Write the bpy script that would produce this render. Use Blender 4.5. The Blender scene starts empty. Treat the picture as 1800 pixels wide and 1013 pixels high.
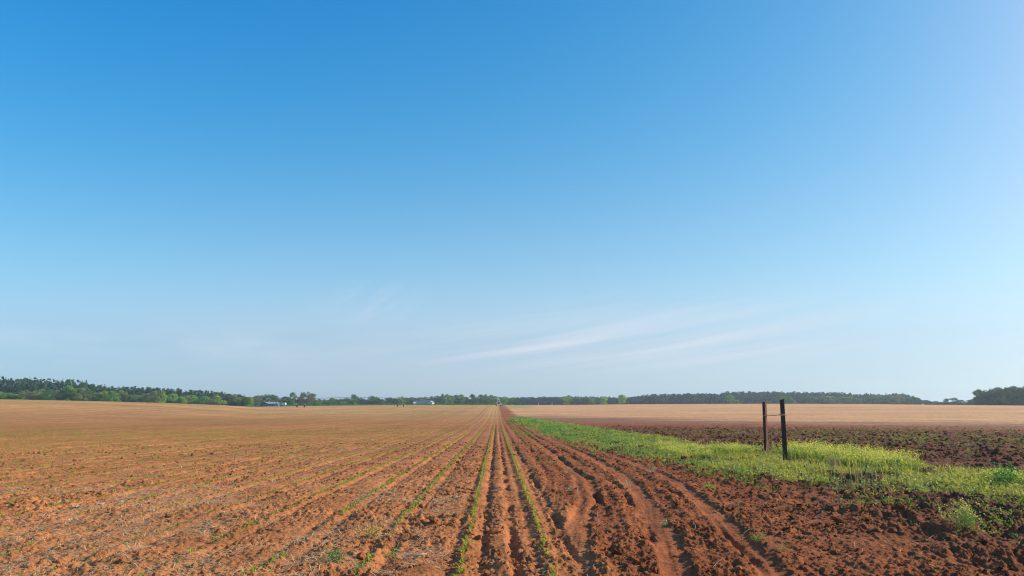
import bpy, math
import numpy as np
from mathutils import Vector
sc = bpy.context.scene
COL = sc.collection
RNG = np.random.default_rng(7)
R = math.radians

# ------------------------------------------------------------------ camera
CAM_H = 1.53
PITCH = math.atan((712 - 506.5) / 1200)
YAW = math.atan(27 * math.cos(PITCH) / 1200)
cam = bpy.data.cameras.new('camera'); cam_o = bpy.data.objects.new('camera', cam); COL.objects.link(cam_o)
cam.lens = 24; cam.sensor_width = 36; cam.clip_start = 0.1; cam.clip_end = 9000
cam_o.location = (0, 0, CAM_H); cam_o.rotation_euler = (math.pi / 2 + PITCH, 0, -YAW)
sc.camera = cam_o

# ------------------------------------------------------------------ world and sun
SUN_EL, SUN_AZ = 28.0, 76.0          # azimuth clockwise from +Y
w = bpy.data.worlds.new('World'); sc.world = w; w.use_nodes = True
nt = w.node_tree; N = nt.nodes; L = nt.links; bg = N['Background']
sky = N.new('ShaderNodeTexSky'); sky.sky_type = 'NISHITA'; sky.sun_disc = False
sky.sun_elevation = R(SUN_EL + 6); sky.sun_rotation = R(SUN_AZ + 4)
sky.air_density = 0.7; sky.dust_density = 4.0; sky.ozone_density = 1.0
def wm(op, a, b=None, clamp=False):
    m = N.new('ShaderNodeMath'); m.operation = op; m.use_clamp = clamp
    for k, v in enumerate((a, b)):
        if v is None: continue
        if isinstance(v, (int, float)): m.inputs[k].default_value = v
        else: L.new(v, m.inputs[k])
    return m.outputs[0]
tc = N.new('ShaderNodeTexCoord'); sx = N.new('ShaderNodeSeparateXYZ'); L.new(tc.outputs['Generated'], sx.inputs[0])
cb = N.new('ShaderNodeCombineXYZ'); L.new(sx.outputs[0], cb.inputs[0]); L.new(sx.outputs[1], cb.inputs[1]); L.new(wm('MAXIMUM', sx.outputs[2], 0.09), cb.inputs[2])
L.new(cb.outputs[0], sky.inputs[0])
sep = N.new('ShaderNodeSeparateColor'); L.new(sky.outputs[0], sep.inputs[0])
comb = N.new('ShaderNodeCombineColor')
hz = wm('EXPONENT', wm('MULTIPLY', wm('MAXIMUM', sx.outputs[2], 0.0), -1 / .12)); xx2 = wm('MULTIPLY', sx.outputs[0], sx.outputs[0])
# colour response of the hazy blue morning sky: power of the Nishita radiance, paler towards the horizon
zpos = wm('MAXIMUM', sx.outputs[2], 0.0)
zq = wm('DIVIDE', wm('SUBTRACT', sx.outputs[2], .14), .09); midb = wm('EXPONENT', wm('MULTIPLY', wm('MULTIPLY', zq, zq), -1.0))
for i, (p, c0, c1, c2, c3, c4) in enumerate([(2.75, 4.098, -0.455, -2.323, -2.918, -3.012), (0.698, 0.679, -0.127, -0.317, -0.298, -1.288), (0.191, 0.178, -0.292, 0.011, 0.237, -0.642)]):
    v = wm('POWER', wm('MULTIPLY', sep.outputs[i], 0.1), p)
    e = wm('ADD', wm('ADD', wm('MULTIPLY', hz, c1), c0), wm('ADD', wm('MULTIPLY', sx.outputs[0], c2), wm('MULTIPLY', xx2, c3)))
    e = wm('ADD', e, wm('MULTIPLY', zpos, c4))
    e = wm('ADD', e, wm('MULTIPLY', midb, (-.15, .03, .03)[i]))
    L.new(wm('MULTIPLY', wm('MINIMUM', wm('MULTIPLY', v, wm('EXPONENT', e)), 1.25), 10), comb.inputs[i])
# thin cirrus, laid on a plane high above the ground
az = wm('ARCTAN2', sx.outputs[0], sx.outputs[1]); el = wm('ARCSINE', sx.outputs[2])
def streaks(tilt, su, sv, seed, lo, hi, az0, azw, el0, elw):
    """wisps drawn out along a line that climbs to the right; fading out round one part of the sky"""
    c, s_ = math.cos(R(tilt)), math.sin(R(tilt))
    u = wm('ADD', wm('MULTIPLY', az, c), wm('MULTIPLY', el, s_)); v = wm('SUBTRACT', wm('MULTIPLY', el, c), wm('MULTIPLY', az, s_))
    q = N.new('ShaderNodeCombineXYZ'); L.new(wm('MULTIPLY', u, su), q.inputs[0]); L.new(wm('MULTIPLY', v, sv), q.inputs[1]); q.inputs[2].default_value = seed
    n = N.new('ShaderNodeTexNoise'); n.inputs['Scale'].default_value = 1; n.inputs['Detail'].default_value = 6; n.inputs['Roughness'].default_value = .55; n.inputs['Distortion'].default_value = .25
    L.new(q.outputs[0], n.inputs[0])
    m = N.new('ShaderNodeMapRange'); m.interpolation_type = 'SMOOTHSTEP'; m.inputs['From Min'].default_value = lo; m.inputs['From Max'].default_value = hi; L.new(n.outputs[0], m.inputs[0])
    def bell(x, x0, wd):
        d = wm('DIVIDE', wm('SUBTRACT', x, x0), wd); return wm('EXPONENT', wm('MULTIPLY', wm('MULTIPLY', d, d), -1.0))
    return wm('MULTIPLY', m.outputs[0], wm('MULTIPLY', bell(az, az0, azw), bell(el, el0, elw)))
cov = wm('MULTIPLY', streaks(9, 2.6, 60, 3.1, .25, .74, .28, .25, .095, .048), .66)
cov = wm('ADD', cov, wm('MULTIPLY', streaks(8, 2.5, 80, 8.4, .36, .70, .12, .24, .082, .028), .60))
cov = wm('ADD', cov, wm('MULTIPLY', streaks(38, 5, 30, 5.2, .42, .7, -.18, .07, .145, .03), .32))
cov = wm('ADD', cov, wm('MULTIPLY', streaks(3, 5, 22, 9.7, .36, .7, -.45, .28, .075, .028), .38), True)
mixc = N.new('ShaderNodeMix'); mixc.data_type = 'RGBA'; L.new(cov, mixc.inputs[0]); L.new(comb.outputs[0], mixc.inputs[6])
mixc.inputs[7].default_value = (7.2, 7.9, 8.9, 1)
L.new(mixc.outputs[2], bg.inputs[0]); bg.inputs[1].default_value = 0.1

sun = bpy.data.lights.new('sun', 'SUN'); sun.energy = 5.0; sun.angle = R(0.5); sun.color = (1.0, 0.90, 0.74)
sun_o = bpy.data.objects.new('sun', sun); COL.objects.link(sun_o)
S = Vector((math.sin(R(SUN_AZ)) * math.cos(R(SUN_EL)), math.cos(R(SUN_AZ)) * math.cos(R(SUN_EL)), math.sin(R(SUN_EL))))
sun_o.rotation_euler = (-S).to_track_quat('-Z', 'Y').to_euler(); sun_o.location = S * 200
vs = sc.view_settings; vs.view_transform = 'Standard'; vs.look = 'None'; vs.exposure = 0.0; vs.gamma = 1.0
sc.cycles.volume_bounces = 0; sc.cycles.max_bounces = 6; sc.cycles.use_denoising = True; sc.cycles.pixel_filter_type = 'BLACKMAN_HARRIS'; sc.cycles.filter_width = 1.15

# ------------------------------------------------------------------ helpers
def tag(o, label=None, cat=None, group=None, kind=None):
    if label: o['label'] = label
    if cat: o['category'] = cat
    if group: o['group'] = group
    if kind: o['kind'] = kind
    return o
def empty(name, loc, rz=0.0, scale=1.0):
    o = bpy.data.objects.new(name, None); COL.objects.link(o)
    o.location = loc; o.rotation_euler = (0, 0, rz); o.scale = (scale,) * 3 if isinstance(scale, (int, float)) else scale
    o.empty_display_size = 0.3
    return o
def mesh_np(name, V, F, mat, cols=None, smooth=False):
    V = np.ascontiguousarray(V, np.float32); F = np.ascontiguousarray(F, np.int32); k = F.shape[1]
    me = bpy.data.meshes.new(name)
    me.vertices.add(len(V)); me.vertices.foreach_set('co', V.ravel())
    me.loops.add(F.size); me.loops.foreach_set('vertex_index', F.ravel())
    me.polygons.add(len(F)); me.polygons.foreach_set('loop_start', np.arange(0, F.size, k, dtype=np.int32))
    me.polygons.foreach_set('use_smooth', np.full(len(F), smooth))
    if cols is not None:
        at = me.color_attributes.new('col', 'FLOAT_COLOR', 'POINT')
        c4 = np.ones((len(V), 4), np.float32); c4[:, :3] = cols; at.data.foreach_set('color', c4.ravel())
    me.update(calc_edges=True); me.materials.append(mat)
    return me
def link(name, me, parent=None, loc=None):
    o = bpy.data.objects.new(name, me); COL.objects.link(o)
    if parent: o.parent = parent
    if loc is not None: o.location = loc
    return o

_T = {}
def _tab(seed):
    if seed not in _T: _T[seed] = np.random.default_rng(1000 + seed).random((256, 256)).astype(np.float32)
    return _T[seed]
def vnoise(x, y, seed=0):
    ix = np.floor(x).astype(np.int64); iy = np.floor(y).astype(np.int64)
    fx = (x - ix).astype(np.float32); fy = (y - iy).astype(np.float32)
    fx = fx * fx * (3 - 2 * fx); fy = fy * fy * (3 - 2 * fy); t = _tab(seed)
    a = t[ix & 255, iy & 255]; b = t[(ix + 1) & 255, iy & 255]; c = t[ix & 255, (iy + 1) & 255]; d = t[(ix + 1) & 255, (iy + 1) & 255]
    return (a + (b - a) * fx) * (1 - fy) + (c + (d - c) * fx) * fy
def fbm(x, y, lam, octs=4, seed=0, gain=0.5, sp=None):
    s = 0; amp = 1.0; tot = 0; ca, sa = math.cos(0.6), math.sin(0.6)
    for k in range(octs):
        n = vnoise(x / lam + 17.3 * k, y / lam + 5.1 * k, seed + k) - 0.5
        if sp is not None: n = n * np.clip((lam / sp - 1.2) / 1.5, 0, 1)
        s = s + n * amp; tot += amp; amp *= gain; lam *= 0.5
        x, y = x * ca - y * sa, x * sa + y * ca
    return s / tot * 2
def clods(x, y, cell, seed, sp=None):
    """angular lumps: height 0..1"""
    wx = x + cell * 0.35 * (vnoise(x / cell * 1.7, y / cell * 1.7, seed + 11) - .5) + cell * .2 * (vnoise(x / cell * 5, y / cell * 5, seed + 13) - .5)
    wy = y + cell * 0.35 * (vnoise(x / cell * 1.7, y / cell * 1.7, seed + 12) - .5) + cell * .2 * (vnoise(x / cell * 5, y / cell * 5, seed + 14) - .5)
    gx = wx / cell; gy = wy / cell; ix = np.floor(gx).astype(np.int64); iy = np.floor(gy).astype(np.int64)
    t1, t2, t3, t4 = _tab(seed), _tab(seed + 1), _tab(seed + 2), _tab(seed + 3); h = np.zeros_like(gx, dtype=np.float32)
    for dx in (-1, 0, 1):
        for dy in (-1, 0, 1):
            jx, jy = (ix + dx) & 255, (iy + dy) & 255
            px = ix + dx + t1[jx, jy]; py = iy + dy + t2[jx, jy]; rr = 0.25 + 0.5 * t3[jx, jy] ** 2
            d = np.sqrt((gx - px) ** 2 + (gy - py) ** 2)
            tilt = (gx - px) * (t4[jx, jy] - .5) * 1.5 + (gy - py) * (t1[jx, jy] - .5) * 1.5
            hh = np.clip((rr - d) / (0.45 * rr), 0, 1) * (0.35 + .65 * t4[jx, jy]) * (rr / .75) * (1 + tilt)
            h = np.maximum(h, hh)
    if sp is not None: h = h * np.clip((cell / sp - 1.5) / 2, 0, 1)
    return h.astype(np.float32)
def sstep(a, b, x):
    t = np.clip((x - a) / (b - a), 0, 1); return t * t * (3 - 2 * t)

# ------------------------------------------------------------------ lie of the land
_PX = [-200, 0, 100, 200, 300, 400, 450, 500, 600, 700, 900, 1000, 1100, 1300, 1500, 1600, 1700, 1800, 2000]
_YE = [702, 704, 705.3, 706.8, 709, 712.5, 715, 714.6, 713.3, 712.6, 712.4, 712, 711, 710.2, 710.5, 711.5, 712.3, 713, 713.5]
_RC = [230, 230, 230, 235, 240, 260, 300, 350, 390, 400, 400, 400, 400, 400, 400, 400, 400, 400, 400]
def terrain(x, y):
    x = np.asarray(x, float); y = np.asarray(y, float)
    r = np.hypot(x, y); q = 873 + 1200 * x / np.maximum(y, 3.0)
    q = np.clip(q, -200, 2000)
    ye = np.interp(q, _PX, _YE); rc = np.interp(q, _PX, _RC)
    zc = CAM_H - (ye - 712) * rc / 1200
    zd = np.interp(r, [0, 10, 20, 31, 60, 100, 140, 200], [0, 0, -.12, -.27, -.58, -.85, -.95, -.8])
    t = sstep(0, 1, (r - 110) / (rc - 110))
    z = zd * (1 - t) + zc * t
    drop = np.interp(q, [-200, 400, 480, 2000], [1.5, 1.2, 0, 0])
    return z - drop * sstep(0, 1, (r - rc) / 55)
def ray(px, py):
    dx, dy = (px - 900) / 1200, -(py - 506.5) / 1200
    f = np.array([math.sin(YAW) * math.cos(PITCH), math.cos(YAW) * math.cos(PITCH), math.sin(PITCH)])
    r = np.array([math.cos(YAW), -math.sin(YAW), 0]); u = np.cross(r, f)
    d = f + r * dx + u * dy; return d / np.linalg.norm(d)
def ground_at(px, py):
    d = ray(px, py); t = 3.0
    while t < 1500:
        p = d * t; z = CAM_H + p[2]
        if z <= float(terrain(p[0], p[1])): break
        t *= 1.01
    return (p[0], p[1], float(terrain(p[0], p[1])))
def at_dist(px, D):
    """ground point in the direction of column px, D metres off"""
    d = ray(px, 712); h = math.hypot(d[0], d[1]); x, y = d[0] / h * D, d[1] / h * D
    return np.array([x, y, float(terrain(x, y))])
def elev_at(px, py, D):
    d = ray(px, py); return CAM_H + d[2] / math.hypot(d[0], d[1]) * D
def in_poly(x, y, P):
    ins = np.zeros(np.shape(x), bool); n = len(P)
    for i in range(n):
        x1, y1 = P[i]; x2, y2 = P[(i + 1) % n]
        c = ((y1 > y) != (y2 > y)) & (x < (x2 - x1) * (y - y1) / (y2 - y1 + 1e-12) + x1); ins ^= c
    return ins
g2 = lambda pts: [ground_at(*p)[:2] for p in pts]
P_STRIP = g2([(903, 733), (912, 740), (935, 752), (1000, 775), (1060, 790), (1100, 800), (1200, 822), (1300, 840), (1450, 858), (1600, 866), (1800, 884), (2000, 900),
              (2000, 850), (1800, 840), (1700, 836), (1620, 826), (1500, 806), (1400, 797), (1290, 792), (1250, 788), (1180, 775), (1100, 763), (1000, 747), (955, 739)])
P_FLOWER = g2([(1238, 806), (1290, 798), (1390, 801), (1450, 806), (1530, 813), (1612, 827), (1590, 832), (1520, 829), (1450, 821), (1400, 810), (1372, 801), (1345, 797), (1325, 799), (1300, 805), (1250, 809)])
P_FLOWER2 = g2([(1158, 787), (1200, 792), (1250, 802), (1255, 812), (1195, 806), (1160, 795)])
P_FLOWER3 = g2([(1735, 850), (1800, 846), (1900, 850), (1900, 862), (1800, 864), (1740, 860)])
P_LOW = g2([(1200, 822), (1300, 840), (1450, 858), (1600, 866), (1800, 884), (2000, 900), (2000, 990), (1800, 950), (1600, 905), (1450, 885), (1330, 862), (1210, 835)])
def wpoly(x, y, P, a=0.5):
    k = a * (0.3 + np.hypot(x, y) / 25)
    return in_poly(x + k * fbm(x, y, 1.3, 3, 40), y + k * 2 * fbm(x, y, 1.3, 3, 50), P)

# crop rows run along +Y
ROWS = [0.54, -0.315, -1.25] + [-1.25 - 0.93 * k for k in range(1, 420)]
def row_shift(y): return -0.0 * y
def row_dist(x):
    xx = np.asarray(x, float); k = np.round((-1.25 - xx) / 0.93); base = -1.25 - 0.93 * k
    d = np.abs(xx - base)
    d = np.where(xx > -0.78, np.minimum(np.abs(xx + 0.315), np.abs(xx - 0.54)), d); return d, k
T_A = ([5, 7, 8, 10, 12, 16, 25, 60, 150], [.55, .78, .88, 1.22, 1.55, 1.88, 2.0, 2.0, 2.0])
T_C = ([5, 7, 8, 10, 14.5, 20, 30, 60, 150], [1.4, 1.73, 1.92, 2.22, 2.76, 3.0, 3.05, 3.05, 3.0])
T_E = ([5, 7, 9.5, 14.5, 20, 30, 60, 150], [2.2, 2.62, 3.06, 3.72, 4.0, 4.0, 3.9, 3.8])
G_A = ([5, 8, 10, 12, 15, 22, 60], [1.0, 1.2, 1.5, 1.72, 2.02, 2.3, 2.35])
G_B = ([5, 7.8, 9.3, 11, 13.5, 20, 60], [1.35, 1.72, 1.93, 2.13, 2.4, 2.62, 2.65])
G_D = ([5, 7, 9.5, 12, 18, 30, 60], [2.3, 2.55, 2.88, 3.17, 3.5, 3.55, 3.5])
def gz(d, s): return np.exp(-(d / s) ** 2)
def tr(d, w): return np.clip(1.35 - np.abs(d) / w, 0, 1) ** .8      # flat-bottomed, steep-sided cut
def spacing(y): return np.maximum(0.0085, 0.0015 * np.hypot(1, y))
def relief(x, y, fine=True):
    """small-scale height of the ploughed ground and how smooth it is"""
    x = np.asarray(x, np.float64); y = np.asarray(y, np.float64)
    sp = spacing(y); r = np.hypot(x, y)
    xw = x + 0.022 * fbm(x, y, 1.5, 2, 20) + .05 * fbm(x, y, .20, 3, 24)
    h = 0.035 * fbm(x, y, 0.9, 3, 1, sp=sp)
    cropm = 1 - sstep(0.75, 0.95, xw)
    trackm = sstep(0.75, 0.95, xw) * (1 - sstep(4.4, 6.0, xw - 0.012 * (y - 15)))
    rightm = sstep(4.2, 5.5, xw)
    d, k = row_dist(x + 0.012 * fbm(x * 0, y, 2.0, 2, 33))
    kr = _tab(5)[(np.abs(np.floor((-1.25 - x) / .93)).astype(int) * 7) % 256, 3]; kr = np.where((xw > -1.2) & (xw < -.36), 1.25, np.where(xw > -.36, .55, kr))
    rough = cropm * (0.25 + 0.75 * kr * (vnoise(x / 1.2, y / 2.5, 61) * .7 + .5)) + trackm * 0.8 + rightm * 1.25
    # row bed profile: pressed band beside each row
    h = h + cropm * (0.018 * gz(d, 0.06) - 0.022 * gz(d - 0.14, 0.05) + 0.012 * gz(d - 0.4, .12))
    mod = 0.45 + 0.9 * vnoise(x * 0 + 3, y / 0.8, 62)
    h = h - 0.042 * tr(xw + 0.13, 0.045) * mod - 0.07 * tr(xw - 0.19, 0.055) * np.clip(.1 + 1.3 * vnoise(x * 0, y / .6, 63), 0, 1.2) + .015 * gz(xw - .03, .08)
    h = h - 0.075 * tr(xw - 0.80, 0.055) * np.clip(-.1 + 1.5 * vnoise(x * 0 + 4, y / .55, 68), 0, 1.3) + .02 * gz(xw - 1.0, .1)
    # fine parallel scratches left by the implement, following the bend of the lanes
    bend = np.interp(y, T_C[0], T_C[1]); u_ = x - bend; h = h + trackm * .026 * fbm(u_ * 1.0, y * .07, .14, 4, 200, .65) * np.clip((.12 / sp - 1.5) / 2, 0, 1)
    smooth = np.zeros_like(x)
    for (ys, xs), dep, wd in ((T_A, .030, .15), (T_C, .022, .16), (T_E, .020, .14)):
        xc = np.interp(y, ys, xs); q = xw - xc; lane = np.clip(1.25 - np.abs(q) / wd, 0, 1) * trackm
        f = np.interp(y, [5, 20, 60], [1, .9, .35])
        h = h - dep * f * sstep(0, .5, lane) + 0.016 * f * gz(np.abs(q) - wd * 1.5, .07) * trackm
        smooth = np.maximum(smooth, sstep(0, .6, lane) * f)
        # tread bars of the tyre
        h = h + .006 * smooth * np.sin(y * 2 * math.pi / 0.11 + q * 14) * np.clip((.11 / sp - 2.5) / 2, 0, 1) * sstep(.5, 1, lane)
    for (ys, xs), y0, y1, dep in ((G_A, 10.2, 15.5, .12), (G_B, 8.2, 14.5, .09), (G_D, 7, 30, .04)):
        xc = np.interp(y, ys, xs); q = xw - xc; on = sstep(y0 - .4, y0 + .5, y) * (1 - sstep(y1 - .5, y1 + .8, y))
        h = h - dep * on * tr(q, .06) * np.clip(-.1 + 1.6 * vnoise(x * 0 + 9, y / .4, 64), 0, 1.3) + .03 * on * gz(q + .2, .08)
    far_g = trackm * np.interp(y, [12, 25, 150, 300], [0, 1, 1, .4])
    for c0 in (1.3, 2.1, 2.5, 3.4):
        h = h - .08 * far_g * tr(xw - c0 - .10 * fbm(x * 0 + c0, y, 9, 2, 67), .075) * np.clip(vnoise(x * 0 + c0, y / .9, 66) * 2.2 - .6, 0, 1.2)
    rough = rough * (1 - 0.93 * smooth)
    if fine:
        c1 = clods(x, y, 0.34, 100, sp); c2 = clods(x, y, 0.13, 120, sp); c3 = clods(x, y, 0.055, 140, sp)
        patch = np.clip(vnoise(x / .8, y / .8, 65) * 1.6 - .15, 0.12, 1.2)
        c4 = clods(x, y, 0.032, 160, sp)
        near = 1 - .93 * smooth
        h = h + rough * patch * (0.085 * c1 * (0.22 + 1.0 * rightm) + 0.052 * c2) + near * (.35 + .65 * patch) * (0.034 * c3 + .014 * c4)
        h = h - near * .030 * clods(x + 7, y + 3, .10, 180, sp) * (.3 + .7 * patch)
        h = h + (0.25 + rough) * 0.032 * fbm(x, y, 0.16, 5, 80, .62, sp)
        h = h + rightm * .07 * fbm(x, y, .55, 3, 88, .55, sp)
        # plough ridges of the field right of the weeds
        h = h + rightm * .05 * np.interp(r, [20, 40, 60, 90], [0, 1, .6, 0]) * fbm(x * .7, y * .4, .6, 3, 90, .6, sp)
    fade = np.interp(r, [0, 60, 150, 300], [1, 1, .7, .3])
    return h * fade, smooth, rough
def zground(x, y):
    return terrain(x, y) + relief(x, y)[0]

# ------------------------------------------------------------------ materials
def new_mat(name):
    m = bpy.data.materials.new(name); m.use_nodes = True; t = m.node_tree
    return m, t, t.nodes['Principled BSDF']
def soil_mat(name, attr=True, base=(.3, .1, .04)):
    m, t, b = new_mat(name); n = t.nodes; l = t.links
    b.inputs['Roughness'].default_value = 0.95; b.inputs['Specular IOR Level'].default_value = 0.15
    tcn = n.new('ShaderNodeTexCoord')
    n1 = n.new('ShaderNodeTexNoise'); n1.inputs['Scale'].default_value = 22; n1.inputs['Detail'].default_value = 8; n1.inputs['Roughness'].default_value = .65
    n2 = n.new('ShaderNodeTexNoise'); n2.inputs['Scale'].default_value = 1.1; n2.inputs['Detail'].default_value = 5
    for q in (n1, n2): l.new(tcn.outputs['Object'], q.inputs[0])
    mr = n.new('ShaderNodeMapRange'); mr.inputs['From Min'].default_value = .3; mr.inputs['From Max'].default_value = .7; mr.inputs['To Min'].default_value = .72; mr.inputs['To Max'].default_value = 1.28
    l.new(n1.outputs[0], mr.inputs[0])
    mr2 = n.new('ShaderNodeMapRange'); mr2.inputs['From Min'].default_value = .35; mr2.inputs['From Max'].default_value = .65; mr2.inputs['To Min'].default_value = .86; mr2.inputs['To Max'].default_value = 1.14
    l.new(n2.outputs[0], mr2.inputs[0])
    mm = n.new('ShaderNodeMath'); mm.operation = 'MULTIPLY'; l.new(mr.outputs[0], mm.inputs[0]); l.new(mr2.outputs[0], mm.inputs[1])
    vm = n.new('ShaderNodeVectorMath'); vm.operation = 'SCALE'; l.new(mm.outputs[0], vm.inputs['Scale'])
    if attr:
        at = n.new('ShaderNodeAttribute'); at.attribute_name = 'col'; l.new(at.outputs['Color'], vm.inputs[0])
    else:
        vm.inputs[0].default_value = base
    l.new(vm.outputs[0], b.inputs['Base Color'])
    bp = n.new('ShaderNodeBump'); bp.inputs['Strength'].default_value = 0.85; bp.inputs['Distance'].default_value = .03
    n3 = n.new('ShaderNodeTexNoise'); n3.inputs['Scale'].default_value = 38; n3.inputs['Detail'].default_value = 6; n3.inputs['Roughness'].default_value = .7
    l.new(tcn.outputs['Object'], n3.inputs[0]); l.new(n3.outputs[0], bp.inputs['Height']); l.new(bp.outputs[0], b.inputs['Normal'])
    return m
def leaf_mat(name, trans=0.35, rough=.6, rand=0.0, tsat=1.0):
    m, t, b = new_mat(name); n = t.nodes; l = t.links; out = n['Material Output']
    b.inputs['Roughness'].default_value = rough; b.inputs['Specular IOR Level'].default_value = 0.3
    at = n.new('ShaderNodeAttribute'); at.attribute_name = 'col'; src = at.outputs['Color']
    if rand:
        oi = n.new('ShaderNodeObjectInfo'); mr = n.new('ShaderNodeMapRange'); mr.inputs['To Min'].default_value = 1 - rand; mr.inputs['To Max'].default_value = 1 + rand
        l.new(oi.outputs['Random'], mr.inputs[0]); vm = n.new('ShaderNodeVectorMath'); vm.operation = 'SCALE'
        l.new(src, vm.inputs[0]); l.new(mr.outputs[0], vm.inputs['Scale']); src = vm.outputs[0]
    l.new(src, b.inputs['Base Color'])
    tr = n.new('ShaderNodeBsdfTranslucent'); hs = n.new('ShaderNodeVectorMath'); hs.operation = 'MULTIPLY'; hs.inputs[1].default_value = (1.5, 1.45, .7)
    l.new(src, hs.inputs[0]); l.new(hs.outputs[0], tr.inputs[0])
    mx = n.new('ShaderNodeMixShader'); mx.inputs[0].default_value = trans
    l.new(b.outputs[0], mx.inputs[1]); l.new(tr.outputs[0], mx.inputs[2]); l.new(mx.outputs[0], out.inputs['Surface'])
    return m
def plain(name, c, rough=.7, metal=0.0, noise=0.0, scale=8.0, bump=0.0):
    m, t, b = new_mat(name); n = t.nodes; l = t.links
    b.inputs['Base Color'].default_value = (*c, 1); b.inputs['Roughness'].default_value = rough; b.inputs['Metallic'].default_value = metal
    if noise:
        tcn = n.new('ShaderNodeTexCoord'); q = n.new('ShaderNodeTexNoise'); q.inputs['Scale'].default_value = scale; q.inputs['Detail'].default_value = 6
        l.new(tcn.outputs['Object'], q.inputs[0]); mr = n.new('ShaderNodeMapRange'); mr.inputs['From Min'].default_value = .3; mr.inputs['From Max'].default_value = .7
        mr.inputs['To Min'].default_value = 1 - noise; mr.inputs['To Max'].default_value = 1 + noise; l.new(q.outputs[0], mr.inputs[0])
        vm = n.new('ShaderNodeVectorMath'); vm.operation = 'SCALE'; vm.inputs[0].default_value = c; l.new(mr.outputs[0], vm.inputs['Scale']); l.new(vm.outputs[0], b.inputs['Base Color'])
        if bump:
            bp = n.new('ShaderNodeBump'); bp.inputs['Strength'].default_value = bump; bp.inputs['Distance'].default_value = .01
            l.new(q.outputs[0], bp.inputs['Height']); l.new(bp.outputs[0], b.inputs['Normal'])
    return m
M_SOIL = soil_mat('red_clay_soil'); M_CLOD = soil_mat('clay_clod')
M_LEAF = leaf_mat('young_leaf', .4); M_WEED = leaf_mat('weed_leaf', .38); M_TREE = leaf_mat('tree_leaf', .3, .7, .18)
M_STRAW = leaf_mat('dry_straw', .15, .8)
M_BARK = plain('bark', (.11, .085, .07), .9, 0, .3, 3)
M_RUST = plain('rusty_steel', (.20, .075, .048), .85, 0, .45, 14, .5)
M_RUST_SHADED = plain('shaded_rusty_steel', (.085, .036, .024), .85, 0, .45, 14, .5)  # darker copy of the rust: the right post's shaded face put into colour
M_BOLT = plain('worn_bolt', (.55, .42, .29), .7, 0, .2, 30)
M_HUSK = plain('dry_husk', (.74, .62, .50), .85, 0, .25, 40)
M_GALV = plain('galvanised_steel', (.62, .64, .66), .45, .5, .15, 2)
M_PIPE = plain('rusty_pipe', (.25, .15, .12), .6, .2, .2, 1)
M_TYRE = plain('tyre_rubber', (.03, .03, .03), .9)
M_WHITE = plain('white_siding', (.78, .78, .76), .7, 0, .05, 1)
M_ROOF = plain('grey_roof', (.13, .14, .16), .8, 0, .15, 2)
M_LROOF = plain('pale_tin_roof', (.36, .38, .38), .6, 0, .1, 2)
M_DARK = plain('dark_siding', (.10, .10, .13), .8, 0, .15, 1)
M_PURP = plain('mauve_siding', (.30, .24, .30), .8, 0, .15, 1)
M_GLASS = plain('window_glass', (.04, .05, .06), .1)
M_BUSHY = plain('yellow_board', (.70, .52, .25), .7)

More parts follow.
